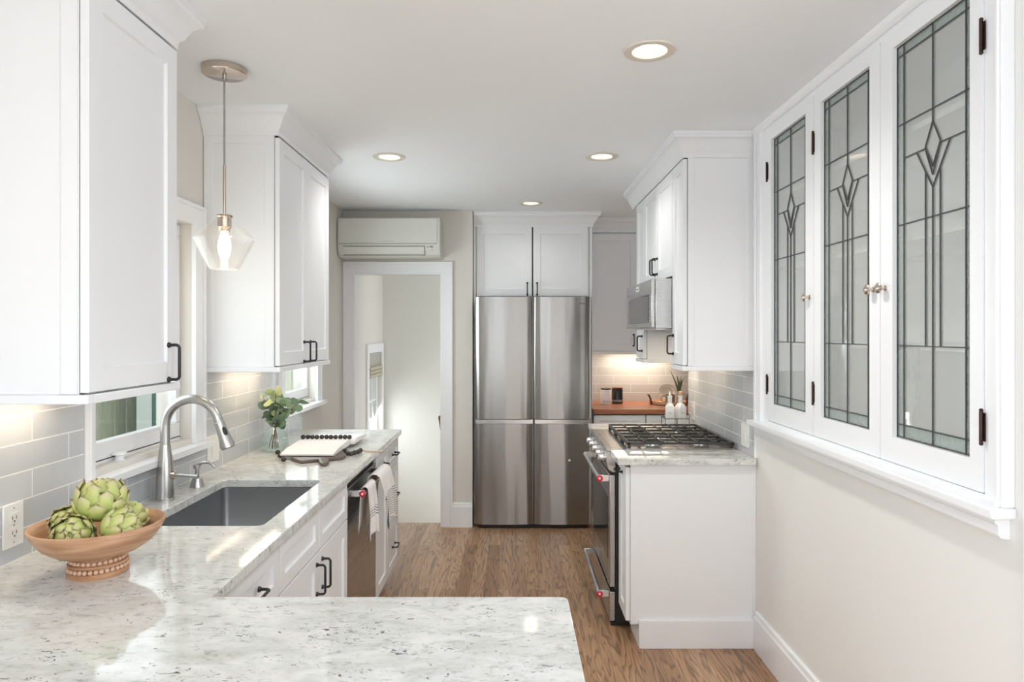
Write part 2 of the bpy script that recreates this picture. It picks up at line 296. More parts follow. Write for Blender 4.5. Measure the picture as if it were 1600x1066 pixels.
# ------------------------------------------------------------ mesh helpers
def ident(u, v, w): return (u, v, w)
def LF(x): return lambda u, v, w: (x + w, u, v)      # faces +x : u = y, v = z, w outwards
def RF(x): return lambda u, v, w: (x - w, u, v)      # faces -x
def BF(y): return lambda u, v, w: (u, y - w, v)      # faces -y : u = x

class MB:
    def __init__(s, f=ident): s.bm = bmesh.new(); s.f = f
    def v(s, p): return s.bm.verts.new(s.f(*p))
    def box(s, a0, a1, b0, b1, c0, c1):
        vs = [s.v((a, b, c)) for a in (a0, a1) for b in (b0, b1) for c in (c0, c1)]
        for q in ((0, 1, 3, 2), (4, 6, 7, 5), (0, 4, 5, 1), (2, 3, 7, 6), (0, 2, 6, 4), (1, 5, 7, 3)): s.bm.faces.new([vs[i] for i in q])
        return s
    def prism(s, poly, c0, c1):                       # poly of (a,b), extruded along c
        lo = [s.v((a, b, c0)) for a, b in poly]; hi = [s.v((a, b, c1)) for a, b in poly]; n = len(poly)
        s.bm.faces.new(lo[::-1]); s.bm.faces.new(hi)
        for i in range(n): s.bm.faces.new([lo[i], lo[(i+1) % n], hi[(i+1) % n], hi[i]])
        return s
    def prism_b(s, poly, b0, b1):                     # poly of (a,c), extruded along b
        g = s.f; s.f = lambda a, c, b: g(a, b, c); s.prism(poly, b0, b1); s.f = g; return s
    def prism_a(s, poly, a0, a1):                     # poly of (b,c), extruded along a
        g = s.f; s.f = lambda b, c, a: g(a, b, c); s.prism(poly, a0, a1); s.f = g; return s
    def lathe(s, prof, centre=(0, 0, 0), seg=32, axis=None, cap=True):
        cx, cy, cz = centre
        q = Vector(axis or (0, 0, 1)).to_track_quat('Z', 'Y'); rings = []
        for r, h in prof:
            ring = []
            for i in range(seg):
                t = 2*PI*i/seg; p = q @ Vector((r*math.cos(t), r*math.sin(t), h)); ring.append(s.v((cx+p.x, cy+p.y, cz+p.z)))
            rings.append(ring)
        for a, b in zip(rings, rings[1:]):
            for i in range(seg): s.bm.faces.new([a[i], a[(i+1) % seg], b[(i+1) % seg], b[i]])
        if cap:
            if prof[0][0] > 1e-5: s.bm.faces.new(rings[0][::-1])
            if prof[-1][0] > 1e-5: s.bm.faces.new(rings[-1])
        return s
    def cyl(s, p0, p1, r0, r1=None, seg=16):
        p0 = Vector(p0); p1 = Vector(p1); r1 = r0 if r1 is None else r1
        return s.lathe([(r0, 0), (r1, (p1-p0).length)], p0, seg, (p1-p0))
    def ball(s, c, r, seg=14, sz=1.0):
        n = seg//2; prof = [(max(1e-6, r*math.sin(PI*i/n)), -r*sz*math.cos(PI*i/n)) for i in range(n+1)]
        prof[0] = (1e-4, -r*sz); prof[-1] = (1e-4, r*sz)
        return s.lathe(prof, c, seg)
    def tube(s, pts, r, seg=10, cap=True):
        pts = [Vector(p) for p in pts]; n = len(pts); rs = r if isinstance(r, (list, tuple)) else [r]*n
        t0 = (pts[1]-pts[0]).normalized(); up = Vector((0, 0, 1)) if abs(t0.z) < 0.9 else Vector((1, 0, 0))
        nrm = t0.cross(up).normalized(); rings = []
        for i in range(n):
            t = (pts[min(i+1, n-1)]-pts[max(i-1, 0)]).normalized()
            nrm = (nrm - t*nrm.dot(t)).normalized(); b = t.cross(nrm)
            rings.append([s.v(tuple(pts[i] + rs[i]*(math.cos(2*PI*k/seg)*nrm + math.sin(2*PI*k/seg)*b))) for k in range(seg)])
        for a, b in zip(rings, rings[1:]):
            for i in range(seg): s.bm.faces.new([a[i], a[(i+1) % seg], b[(i+1) % seg], b[i]])
        if cap: s.bm.faces.new(rings[0][::-1]); s.bm.faces.new(rings[-1])
        return s
    def door(s, u0, u1, v0, v1, rail=0.057, t=0.02, rec=0.008, railv=None):   # shaker front
        rv = railv or rail
        def ring(d, dv, w): return [s.v((u0+d, v0+dv, w)), s.v((u1-d, v0+dv, w)), s.v((u1-d, v1-dv, w)), s.v((u0+d, v1-dv, w))]
        rs = [ring(0, 0, 0), ring(0, 0, t-0.0015), ring(0.0015, 0.0015, t), ring(rail, rv, t), ring(rail+0.004, rv+0.004, t-rec)]
        s.bm.faces.new(rs[0])
        for a, b in zip(rs, rs[1:]):
            for i in range(4): s.bm.faces.new([a[i], a[(i+1) % 4], b[(i+1) % 4], b[i]])
        s.bm.faces.new(rs[-1]); return s
    def handle(s, uc, vc, w, length=0.112, vertical=True, out=0.032, r=0.0045):
        h = length/2; g = s.f
        P = (lambda a, o: (uc, vc+a, w+o)) if vertical else (lambda a, o: (uc+a, vc, w+o))
        c = 0.008; q = []
        for sg in (-1, 1):
            pts = [P(sg*(h-0.006), 0.0), P(sg*(h-0.006), 0.004)]
            s.tube([P(sg*(h-0.006), 0.0), P(sg*(h-0.006), 0.003)], 0.0085, 10)
            s.tube([P(sg*(h-0.006), 0.003), P(sg*(h-0.006), 0.009)], [0.0085, 0.0048], 10)
        path = [P(-(h-0.006), 0.004), P(-(h-0.006), out-c), P(-(h-0.009), out-0.003), P(-(h-0.006)+c, out), P((h-0.006)-c, out), P((h-0.009), out-0.003), P((h-0.006), out-c), P((h-0.006), 0.004)]
        s.tube(path, r, 8); return s
    def build(s, name, m, parent=None, bevel=0.0, smooth=35, seg=2, loc=None):
        bm = s.bm; bmesh.ops.recalc_face_normals(bm, faces=bm.faces)
        if bevel > 0:
            es = [e for e in bm.edges if len(e.link_faces) == 2 and e.calc_face_angle(0) > 0.6]
            bmesh.ops.bevel(bm, geom=es, offset=bevel, segments=seg, profile=0.5, affect='EDGES', clamp_overlap=True)
        if parent is not None:
            org = wloc(parent)
        elif loc is not None: org = Vector(loc)
        else:
            xs = [v.co for v in bm.verts]
            lo = Vector((min(c.x for c in xs), min(c.y for c in xs), min(c.z for c in xs))); hi = Vector((max(c.x for c in xs), max(c.y for c in xs), max(c.z for c in xs)))
            org = Vector(((lo.x+hi.x)/2, (lo.y+hi.y)/2, lo.z))
        bmesh.ops.translate(bm, verts=bm.verts, vec=-org)
        me = bpy.data.meshes.new(name); bm.to_mesh(me); bm.free()
        if smooth and bevel > 0: smooth = min(smooth, 20)
        if smooth:
            for p in me.polygons: p.use_smooth = True
            me.set_sharp_from_angle(angle=math.radians(smooth))
        me.materials.append(M[m] if isinstance(m, str) else m)
        o = bpy.data.objects.new(name, me); COL.objects.link(o)
        if parent is not None: o.parent = parent
        else: o.location = org
        return o

def wloc(o):
    p = Vector((0, 0, 0))
    while o is not None: p += o.location; o = o.parent
    return p

def tag(o, label, cat, group=None):
    o['label'] = label; o['category'] = cat
    if group: o['group'] = group
    return o
def thing(name, label, cat, loc, group=None):
    o = bpy.data.objects.new(name, None); COL.objects.link(o); o.location = loc; o.empty_display_size = 0.05
    return tag(o, label, cat, group)
def struct(o, label=None):
    o['kind'] = 'structure'
    if label: o['label'] = label
    return o
def sthing(name, loc):
    o = bpy.data.objects.new(name, None); COL.objects.link(o); o.location = loc; o['kind'] = 'structure'; return o
def copy_tree(o, parent=None):
    c = o.copy(); COL.objects.link(c)
    if parent is not None: c.parent = parent
    for ch in list(o.children): copy_tree(ch, c)
    return c
def attr(o, name, vals):
    a = o.data.attributes.new(name, 'FLOAT', 'POINT')
    for i, v in enumerate(vals): a.data[i].value = v

def slab(name, m, a, b, c, holes, axis, **k):
    """box a x b x c with rectangular holes cut through along the axis (0 x, 1 y, 2 z)."""
    mb = MB(); R = [a, b, c]; o = [i for i in range(3) if i != axis]
    cu = sorted({R[o[0]][0], R[o[0]][1], *[h[0] for h in holes], *[h[1] for h in holes]})
    cv = sorted({R[o[1]][0], R[o[1]][1], *[h[2] for h in holes], *[h[3] for h in holes]})
    for u0, u1 in zip(cu, cu[1:]):
        for v0, v1 in zip(cv, cv[1:]):
            um, vm = (u0+u1)/2, (v0+v1)/2
            if any(h[0] < um < h[1] and h[2] < vm < h[3] for h in holes): continue
            r = [None]*3; r[axis] = R[axis]; r[o[0]] = (u0, u1); r[o[1]] = (v0, v1)
            mb.box(*r[0], *r[1], *r[2])
    return mb.build(name, m, smooth=0, **k)

def poly_slab(outer, holes, z0, z1):
    mb = MB(); bm = mb.bm; es = []
    for loop in [outer]+holes:
        vs = [bm.verts.new((x, y, z0)) for x, y in loop]
        es += [bm.edges.new((vs[i], vs[(i+1) % len(vs)])) for i in range(len(vs))]
    r = bmesh.ops.triangle_fill(bm, use_beauty=True, edges=es)
    fs = [f for f in r['geom'] if isinstance(f, bmesh.types.BMFace)]
    ex = bmesh.ops.extrude_face_region(bm, geom=fs)
    bmesh.ops.translate(bm, verts=[v for v in ex['geom'] if isinstance(v, bmesh.types.BMVert)], vec=(0, 0, z1-z0))
    return mb
def rrect(x0, x1, y0, y1, r, n=5):
    out = []
    for cx, cy, a0 in ((x1-r, y1-r, 0), (x0+r, y1-r, PI/2), (x0+r, y0+r, PI), (x1-r, y0+r, 1.5*PI)):
        for i in range(n+1): t = a0+PI/2*i/n; out.append((cx+r*math.cos(t), cy+r*math.sin(t)))
    return out

def sweep_profile(mb, path, prof, z, side=1, closed=False):
    """moulding: profile (out, up) swept along an xy polyline with mitres; side=1 offsets to the right of travel."""
    P = [Vector(p) for p in path]; n = len(P)
    def off(i, d):
        ds = []
        if i > 0: ds.append((P[i]-P[i-1]).normalized())
        if i < n-1: ds.append((P[i+1]-P[i]).normalized())
        ns = [Vector((t.y, -t.x))*side for t in ds]
        if len(ns) == 1: return P[i]+ns[0]*d
        b = (ns[0]+ns[1]); return P[i]+b*(d/(b.dot(ns[0])))
    rings = []
    for i in range(n):
        rings.append([mb.bm.verts.new((*off(i, o), z+u)) for o, u in prof])
    k = len(prof)
    for a, b in zip(rings, rings[1:]):
        for j in range(k): mb.bm.faces.new([a[j], a[(j+1) % k], b[(j+1) % k], b[j]])
    mb.bm.faces.new(rings[0]); mb.bm.faces.new(rings[-1][::-1]); return mb
CROWN = [(0, 0), (0, -0.112), (0.007, -0.112), (0.007, -0.095), (0.012, -0.086), (0.020, -0.078), (0.027, -0.062), (0.038, -0.042), (0.052, -0.030), (0.060, -0.027), (0.060, -0.014), (0.066, -0.010), (0.066, 0)]

def text_mesh(name, s, size, mtx, m, parent, depth=0.0004):
    cu = bpy.data.curves.new(name, 'FONT'); cu.body = s; cu.size = size; cu.align_x = 'CENTER'; cu.align_y = 'CENTER'; cu.extrude = depth
    t = bpy.data.objects.new(name, cu); COL.objects.link(t)
    dg = bpy.context.evaluated_depsgraph_get(); me = bpy.data.meshes.new_from_object(t.evaluated_get(dg))
    bpy.data.objects.remove(t); bpy.data.curves.remove(cu)
    me.transform(mtx); me.transform(Matrix.Translation(-wloc(parent))); me.materials.clear(); me.materials.append(M[m]); me.name = name
    o = bpy.data.objects.new(name, me); COL.objects.link(o); o.parent = parent; return o
def face_mtx(loc, normal, up=(0, 0, 1)):
    z = Vector(normal).normalized(); y = Vector(up); y = (y - z*y.dot(z)).normalized(); x = y.cross(z)
    m = Matrix((x, y, z)).transposed().to_4x4(); m.translation = Vector(loc); return m

CZ = 2.48       # ceiling
XL, XR = -1.325, 1.18
# ------------------------------------------------------------ the setting
struct(slab('floor', 'floor', (-1.33, 3.1), (-2.62, 6.10), (-0.06, 0.0), [(-1.33, -0.31, 5.48, 6.2)], 2))
DL = [(0.467, 2.317), (-0.668, 3.71), (0.486, 3.70), (0.139, 5.03)]
struct(slab('ceiling', 'ceiling', (-1.5, 3.2), (-2.7, 7.1), (CZ, CZ+0.12), [(x-0.058, x+0.058, y-0.058, y+0.058) for x, y in DL], 2))
W1 = (2.142, 2.82, 1.085, 1.97); W2 = (3.94, 4.59, 1.085, 1.97); W3 = (6.27, 6.88, -0.05, 1.335); W0 = (-2.1, -0.4, 0.7, 2.2)
struct(slab('wall_left', 'wall', (-1.47, XL), (-2.62, 7.12), (-1.7, CZ), [W0, W1, W2, W3], 0))
struct(slab('wall_back', 'wall', (XL, -0.31), (5.36, 5.48), (0, CZ), [(-1.245, -0.55, -0.0, 1.995)], 1))
struct(slab('wall_alcove', 'wall', (-0.42, -0.31), (5.48, 6.06), (-1.7, CZ), [], 1))
struct(slab('wall_far', 'wall', (-0.42, 1.9), (6.06, 6.18), (0, CZ), [], 1))
struct(slab('wall_stair', 'wall_sage', (XL, -0.30), (7.0, 7.12), (-1.7, CZ), [], 1))
struct(slab('floor_stair', 'floor', (XL, -0.42), (5.48, 7.0), (-1.75, -1.7), [], 2))
struct(slab('wall_right', 'wall_light', (XR, XR+0.36), (1.54, 4.54), (0, CZ), [(1.665, 3.10, 1.12, 2.44)], 0))
struct(slab('wall_nook', 'wall', (1.80, 1.9), (4.54, 6.06), (0, CZ), [], 0))
struct(slab('wall_passage', 'wall_light', (XR, 3.0), (1.42, 1.54), (0, CZ), [], 1))
struct(slab('wall_side', 'wall_light', (3.0, 3.12), (-2.62, 1.42), (0, CZ), [(-2.1, -0.2, 0.7, 2.3)], 0))
struct(slab('wall_rear', 'wall_light', (XL, 3.12), (-2.62, -2.5), (0, CZ), [], 1))
# stair treads down behind the doorway
st = MB()
for i in range(5): st.box(XL, -0.42, 5.48+0.26*i, 5.48+0.26*(i+1)+0.02, -1.7, -0.19*(i+1))
struct(st.build('floor_treads', 'floor', smooth=0))

# baseboards and door casing
def baseboard(name, f, u0, u1, h=0.184):
    mb = MB(f); mb.prism_a([(0, 0), (0, 0.018), (h-0.03, 0.018), (h-0.022, 0.014), (h-0.004, 0.012), (h, 0.008), (h, 0)], u0, u1)
    return struct(mb.build(name, 'trim', smooth=20))
baseboard('baseboard_right', RF(XR), 1.56, 3.285)
baseboard('baseboard_back', BF(5.36), -0.465, -0.31, 0.19)
mb = MB(BF(5.36))
for x0, x1 in ((-1.323, -1.245), (-0.55, -0.465)):
    s = 1 if x0 < -1 else -1; a, b = (x0, x1) if s == 1 else (x1, x0)
    mb.prism([(a, 0), (b, 0), (b, 1.995), (a, 2.08)], 0.0, 0.016)
    mb.prism([(a, 0), (a+s*0.018, 0), (a+s*0.018, 2.064), (a, 2.08)], 0.016, 0.026)
mb.prism([(-1.323, 2.08), (-0.465, 2.08), (-0.55, 1.995), (-1.245, 1.995)], 0.0, 0.016)
mb.prism([(-1.323, 2.08), (-0.465, 2.08), (-0.483, 2.062), (-1.305, 2.062)], 0.016, 0.026)
struct(mb.build('door_1', 'trim', bevel=0.002))
mb = MB(); mb.box(-1.245, -1.233, 5.355, 5.49, 0, 1.995); mb.box(-0.562, -0.55, 5.355, 5.49, 0, 1.995); mb.box(-1.233, -0.562, 5.355, 5.49, 1.983, 1.995)
struct(mb.build('trim_1', 'trim'))
mb = MB(); mb.box(1.16, 1.56, 1.40, 1.552, 0, 2.3); struct(mb.build('trim_2', 'trim', bevel=0.004))
# backsplash tiles
struct(slab('trim_3', 'tile_left', (XL, XL+0.008), (1.0, 4.28), (0.918, 1.36), [(2.10, 2.91, 1.02, 1.36), (3.87, 4.28, 1.02, 1.36)], 0), 'grey glazed subway tile backsplash behind the sink worktop')
struct(slab('trim_4', 'tile_right', (XR-0.008, XR), (3.30, 4.54), (0.918, 1.56), [], 0), 'grey glazed subway tile backsplash beside the range')
struct(slab('trim_5', 'tile_back', (0.62, 1.80), (6.052, 6.06), (0.918, 1.37), [], 1), 'grey glazed subway tile backsplash above the wooden worktop')
struct(MB().box(XR-0.010, XR, 3.288, 3.30, 0.918, 1.345).build('trim_6', 'trim'), 'white tile edge strip at the end of the range backsplash')

# windows of the left wall
def window(name, h, crank=False, cn=0.082):
    y0, y1, z0, z1 = h; r = sthing(name, (XL, (y0+y1)/2, z0)); xg = XL-0.06
    mb = MB(LF(XL)); c = 0.082
    for a, b in ((y0-cn, y0), (y1, y1+c)): mb.box(a, b, z0-0.02, z1+c, 0.0, 0.02)
    mb.box(y0, y1, z1, z1+c, 0.0, 0.02)
    mb.box(y0-cn, y0-cn+0.016, z0-0.02, z1+c, 0.02, 0.028); mb.box(y1+c-0.016, y1+c, z0-0.02, z1+c, 0.02, 0.028); mb.box(y0-cn+0.016, y1+c-0.016, z1+c-0.016, z1+c, 0.02, 0.028)
    mb.build('casing', 'trim', r, bevel=0.002)
    mb = MB(LF(XL)); mb.box(y0-cn-0.02, y1+c+0.02, z0-0.045, z0-0.02, -0.002, 0.055); mb.box(y0+0.001, y1-0.001, z0-0.045, z0-0.02, -0.10, -0.002)
    mb.prism_a([(z0-0.02, -0.10), (z0+0.006, -0.10), (z0-0.004, -0.012), (z0-0.02, -0.012)], y0+0.001, y1-0.001)
    mb.build('sill', 'trim', r, bevel=0.002)
    mb = MB(LF(xg)); b = 0.055
    mb.box(y0+0.004, y1-0.004, z0-0.012, z0+0.072, -0.02, 0.015); mb.box(y0+0.004, y1-0.004, z1-0.05, z1-0.004, -0.02, 0.015)
    for a in (y0+0.004, y1-0.034): mb.box(a, a+0.030, z0+0.072, z1-0.05, -0.02, 0.015)
    mb.build('sash', 'trim', r, bevel=0.003)
    MB(LF(xg)).box(y0+0.034, y1-0.034, z0+0.072, z1-0.05, -0.004, 0.0).build('pane', 'glass', r)
    MB(LF(xg)).box(y0+0.004, y1-0.004, z0+0.010, z0+0.0135, 0.0148, 0.0158).build('gasket', 'gap', r)
    if crank:
        mb = MB(); mb.lathe([(0.020, 0), (0.020, 0.004), (0.014, 0.008), (0.012, 0.020), (0.024, 0.026), (0.022, 0.032), (0.001, 0.034)], (XL-0.02, 2.34, z0-0.005), 20)
        mb.build('sash_knob', 'trim', r)
    return r
window('window_1', W1, crank=True, cn=0.036); window('window_2', W2)
def plain_window(name, f, h):
    u0, u1, v0, v1 = h; r = sthing(name, f((u0+u1)/2, v0, 0)); mb = MB(f); c = 0.09
    for a, b in ((u0-c, u0), (u1, u1+c)): mb.box(a, b, v0-c, v1+c, 0, 0.02)
    mb.box(u0, u1, v1, v1+c, 0, 0.02); mb.box(u0, u1, v0-c, v0, 0, 0.03); mb.build('casing', 'trim', r)
    mb = MB(f); um = (u0+u1)/2; vm = (v0+v1)/2
    mb.box(u0, u1, v0, v0+0.05, -0.08, -0.04); mb.box(u0, u1, v1-0.05, v1, -0.08, -0.04); mb.box(u0, u1, vm-0.015, vm+0.015, -0.08, -0.04)
    for a in (u0, um-0.025, u1-0.05): mb.box(a, a+0.05, v0+0.05, v1-0.05, -0.079, -0.041)
    mb.build('sash', 'trim', r); return r
plain_window('unseen_window_4', RF(3.0), (-2.1, -0.2, 0.7, 2.3))  # unseen window, sized and placed for the side fill lamp
plain_window('unseen_window_5', LF(XL), (-2.1, -0.4, 0.7, 2.2))  # added out of view to go with the left fill lamp
# stair window with mullions
y0, y1, z0, z1 = W3; r = sthing('window_3', (XL, 6.57, z0))
mb = MB(LF(XL))
for a, b in ((y0-0.085, y0), (y1, y1+0.085)): mb.box(a, b, z0-0.03, z1+0.085, 0, 0.018)
mb.box(y0, y1, z1, z1+0.085, 0, 0.018); mb.build('casing', 'trim', r, bevel=0.002)
mb = MB(LF(XL-0.05)); mb.box(y0, y1, z0, z0+0.05, -0.02, 0.02); mb.box(y0, y1, z1-0.04, z1, -0.02, 0.02)
for a in (y0, y1-0.045): mb.box(a, a+0.045, z0+0.05, z1-0.04, -0.02, 0.02)
for a in (y0+0.21, y0+0.38): mb.box(a, a+0.018, z0+0.05, z1-0.04, -0.01, 0.01)
for zz in (0.40, 0.85): mb.box(y0+0.045, y1-0.045, zz, zz+0.018, -0.009, 0.009)
mb.build('sash', 'trim', r)
MB(LF(XL-0.05)).box(y0+0.045, y1-0.045, z0+0.05, z1-0.04, -0.003, 0.0).build('pane', 'glass', r)

# ------------------------------------------------------------ cabinets
def front(parent, f, u0, u1, v0, v1, name='door', hd=None, rail=0.057, railv=None):
    g = 0.0015; o = MB(f).door(u0+g, u1-g, v0+g, v1-g, rail=rail, railv=railv).build(name, 'cab', parent, smooth=0)
    if hd: MB(f).handle(hd[0], hd[1], 0.02, vertical=hd[2], length=hd[3] if len(hd) > 3 else 0.112).build('handle', 'black', o)
    return o

def crown_for(parent, path, side):
    o = sweep_profile(MB(), path, CROWN, CZ, side).build('crown_moulding', 'cab', parent, smooth=25); return o

# near left wall cabinet
def upper_left(label, y0, y1, splits, handles, end_far=True):
    r = thing('wall_cabinet', label, 'cabinet', (XL, (y0+y1)/2, 1.353))
    mb = MB(); mb.box(XL+0.002, -1.02, y0, y1, 1.375, 2.40); mb.build('body', 'cab', r, bevel=0.0015)
    mb = MB(); mb.box(-1.060, -1.022, y0-0.004, y0, 1.376, 2.378); mb.box(XL+0.003, XL+0.04, y0-0.004, y0, 1.376, 2.378); mb.box(XL+0.04, -1.060, y0-0.004, y0, 2.335, 2.378)
    mb.build('end_panel', 'cab', r, bevel=0.001)
    mb = MB(); mb.box(XL+0.002, -0.992, y0-0.010, y0+0.018, 1.353, 1.375); mb.box(-1.02, -0.992, y0+0.018, y1-0.0, 1.353, 1.375); mb.box(XL+0.002, -0.992, y1-0.0, y1+0.008, 1.353, 1.375)
    mb.build('light_rail', 'cab', r, bevel=0.003)
    MB().box(-1.02, -1.0175, y0+0.004, y1-0.004, 1.376, 2.39).build('gap_shade_sheet', 'gap', r)  # dark sheet behind the doors, shade painted into the gaps
    for (a, b), hd in zip(splits, handles): front(r, LF(-1.0175), a, b, 1.378, 2.362, 'door', hd)
    crown_for(r, [(XL+0.002, y0-0.001), (-1.006, y0-0.001), (-1.006, y1+0.001), (XL+0.002, y1+0.001)], 1)
    return r
upper_left('tall white shaker wall cabinet nearest the camera, hanging above the wooden bowl', 1.607, 2.035, [(1.607, 2.035)], [(1.982, 1.436, True)])
upper_left('white shaker wall cabinet with two doors above the glass vase', 2.93, 3.72, [(2.93, 3.325), (3.325, 3.72)], [(3.270, 1.432, True, 0.105), (3.372, 1.432, True, 0.105)])

# left base run
def base_left(label, y0, y1, cat='cabinet', name='base_cabinet'):
    r = thing(name, label, cat, (XL+0.30, (y0+y1)/2, 0))
    mb = MB(); t = 0.018; x0 = XL+0.004
    mb.box(x0, -0.732, y0, y0+t, 0.10, 0.886); mb.box(x0, -0.732, y1-t, y1, 0.10, 0.886)
    mb.box(x0, -0.732, y0+t, y1-t, 0.10, 0.118); mb.box(x0, x0+0.012, y0+t, y1-t, 0.118, 0.886); mb.box(-0.750, -0.732, y0+t, y1-t, 0.118, 0.886)
    mb.build('body', 'cab', r)
    MB().box(XL+0.01, -0.80, y0, y1, 0, 0.10).build('toe_kick', 'cab', r)
    MB().box(-0.732, -0.7305, y0+0.003, y1-0.003, 0.104, 0.882).build('gap_shade_sheet', 'gap', r); return r  # black sheet colours in the shade between the fronts
F = LF(-0.7305)
r = base_left('white drawer cabinet in the inner corner beside the peninsula', 1.60, 2.085)
front(r, F, 1.63, 2.085, 0.72, 0.876, 'drawer', (1.845, 0.802, False, 0.15), 0.045); front(r, F, 1.63, 2.085, 0.41, 0.717, 'drawer', (1.845, 0.60, False, 0.15)); front(r, F, 1.63, 2.085, 0.115, 0.407, 'drawer', (1.845, 0.30, False, 0.15))
r = base_left('white sink cabinet with two doors and two false fronts under the steel sink', 2.087, 2.945)
front(r, F, 2.09, 2.516, 0.72, 0.876, 'false_front', None, 0.045); front(r, F, 2.516, 2.945, 0.72, 0.876, 'false_front', None, 0.045)
front(r, F, 2.09, 2.516, 0.115, 0.717, 'door', (2.480, 0.625, True, 0.118)); front(r, F, 2.516, 2.945, 0.115, 0.717, 'door', (2.552, 0.625, True, 0.118))
r = base_left('narrow white base cabinet just beyond the dishwasher, one drawer over one door', 3.575, 3.90)
front(r, F, 3.578, 3.90, 0.725, 0.876, 'drawer', (3.74, 0.80, False, 0.10), 0.045); front(r, F, 3.578, 3.90, 0.115, 0.722, 'door', (3.85, 0.63, True, 0.10))
r = base_left('white three-drawer cabinet at the doorway end of the sink run', 3.902, 4.262)
for a, b in ((0.725, 0.876), (0.395, 0.722), (0.115, 0.392)): front(r, F, 3.904, 4.262, a, b, 'drawer', (4.083, (a+b)/2, False, 0.10), 0.045)
# peninsula cabinet
r = thing('peninsula_cabinet', 'white cabinet under the end of the granite peninsula nearest the camera', 'cabinet', (-0.62, 1.15, 0))
MB().box(XL+0.004, 0.085, 0.82, 1.525, 0.10, 0.886).build('body', 'cab', r, bevel=0.002); MB().box(XL+0.01, 0.02, 0.88, 1.46, 0, 0.10).build('toe_kick', 'cab', r)
front(r, lambda u, v, w: (u, 1.525+w, v), -0.66, -0.30, 0.72, 0.876, 'drawer', (-0.48, 0.80, False, 0.12), 0.045)
front(r, lambda u, v, w: (u, 1.525+w, v), -0.30, 0.08, 0.72, 0.876, 'drawer', (-0.11, 0.80, False, 0.12), 0.045)
front(r, lambda u, v, w: (u, 1.525+w, v), -0.66, -0.30, 0.115, 0.717, 'door', (-0.34, 0.62, True)); front(r, lambda u, v, w: (u, 1.525+w, v), -0.30, 0.08, 0.115, 0.717, 'door', (-0.26, 0.62, True))

# worktops
SX0, SX1, SY0, SY1 = -1.180, -0.782, 2.135, 2.802
outer = [(XL+0.001, 0.70), (0.127, 0.70), (0.127, 1.545), (0.122, 1.556), (0.111, 1.560), (-0.688, 1.560), (-0.692, 4.272), (-0.70, 4.28), (XL+0.001, 4.28)]
o = poly_slab(outer, [rrect(SX0, SX1, SY0, SY1, 0.022)], 0.888, 0.918).build('worktop', 'granite', bevel=0.0025, smooth=30)
tag(o, 'L-shaped white speckled granite worktop running from the peninsula around the sink', 'countertop')
o = poly_slab([(0.508, 3.268), (XR-0.009, 3.268), (XR-0.009, 3.528), (0.508, 3.528)], [], 0.888, 0.918).build('worktop', 'granite', bevel=0.0025)
tag(o, 'short strip of granite worktop on this side of the range, above the white end panel', 'countertop')
o = poly_slab([(0.508, 4.294), (XR-0.009, 4.294), (XR-0.009, 4.56), (0.508, 4.56)], [], 0.888, 0.918).build('worktop', 'granite', bevel=0.0025)
tag(o, 'small granite worktop behind the range, under the white oil bottles', 'countertop')
o = MB().box(0.642, 1.795, 5.395, 6.05, 0.882, 0.918).build('butcher_block_worktop', 'butcher', bevel=0.002)
tag(o, 'reddish brown wooden worktop under the canisters beside the fridge', 'countertop')

# sink
r = thing('sink', 'undermount stainless steel sink cut into the granite under the tall tap', 'sink', ((SX0+SX1)/2, (SY0+SY1)/2, 0.66))
mb = MB(); bm = mb.bm; rings = []
for (d, z, rr) in ((-0.012, 0.887, 0.03), (0.0, 0.887, 0.022), (0.0, 0.70, 0.022), (0.012, 0.675, 0.03), (0.03, 0.668, 0.03)):
    rings.append([bm.verts.new((x, y, z)) for x, y in rrect(SX0+d-0.003, SX1-d+0.003, SY0+d-0.003, SY1-d+0.003, rr)])
for a, b in zip(rings, rings[1:]):
    for i in range(len(a)): bm.faces.new([a[i], a[(i+1) % len(a)], b[(i+1) % len(a)], b[i]])
bm.faces.new(rings[-1]); o = mb.build('basin', 'steel_dark', r, smooth=50)
o.modifiers.new('thickness', 'SOLIDIFY').thickness = 0.0015
mb = MB(); mb.lathe([(0.055, 0), (0.055, 0.003), (0.045, 0.004), (0.04, 0.001), (0.001, 0.001)], (-0.98, 2.5, 0.669), 28); mb.build('drain', 'chrome', r)

# faucet
fx, fy = -1.255, 2.47
r = thing('faucet', 'tall brushed steel gooseneck tap with pull-down spray head at the sink', 'faucet', (fx, fy, 0.918))
MB().lathe([(0.0325, 0), (0.0325, 0.004), (0.031, 0.006), (0.0295, 0.09), (0.0255, 0.14), (0.0195, 0.185), (0.0175, 0.20)], (fx, fy, 0.918), 32).build('base', 'nickel', r)
pts = [(fx, fy, 1.116), (fx, fy, 1.15), (fx, fy, 1.185)]; R = 0.097
for i in range(1, 17): a = PI - (PI-math.radians(20))*i/16; pts.append((fx+R+R*math.cos(a), fy, 1.185+R*math.sin(a)))
dx, dz = math.sin(math.radians(20)), -math.cos(math.radians(20)); e = Vector(pts[-1]); D = Vector((dx, 0, dz)); pts.append(tuple(e+D*0.02))
MB().tube(pts, 0.0165, 18).build('gooseneck', 'nickel', r)
hd = MB().lathe([(0.0165, 0), (0.0182, 0.002), (0.0182, 0.02), (0.0205, 0.05), (0.0250, 0.092), (0.0250, 0.098), (0.021, 0.101), (0.001, 0.099)], tuple(e+D*0.02), 28, D).build('spray_head', 'nickel', r)
nrm = Vector((math.cos(math.radians(20)), 0, math.sin(math.radians(20))))
nrm = (nrm*0.75+Vector((0, -0.66, 0))).normalized(); c = e+D*0.060+nrm*0.0185; mb = MB(); mb.ball((0, 0, 0), 0.011, 16, 1.7)
q1 = D.cross(nrm).normalized()
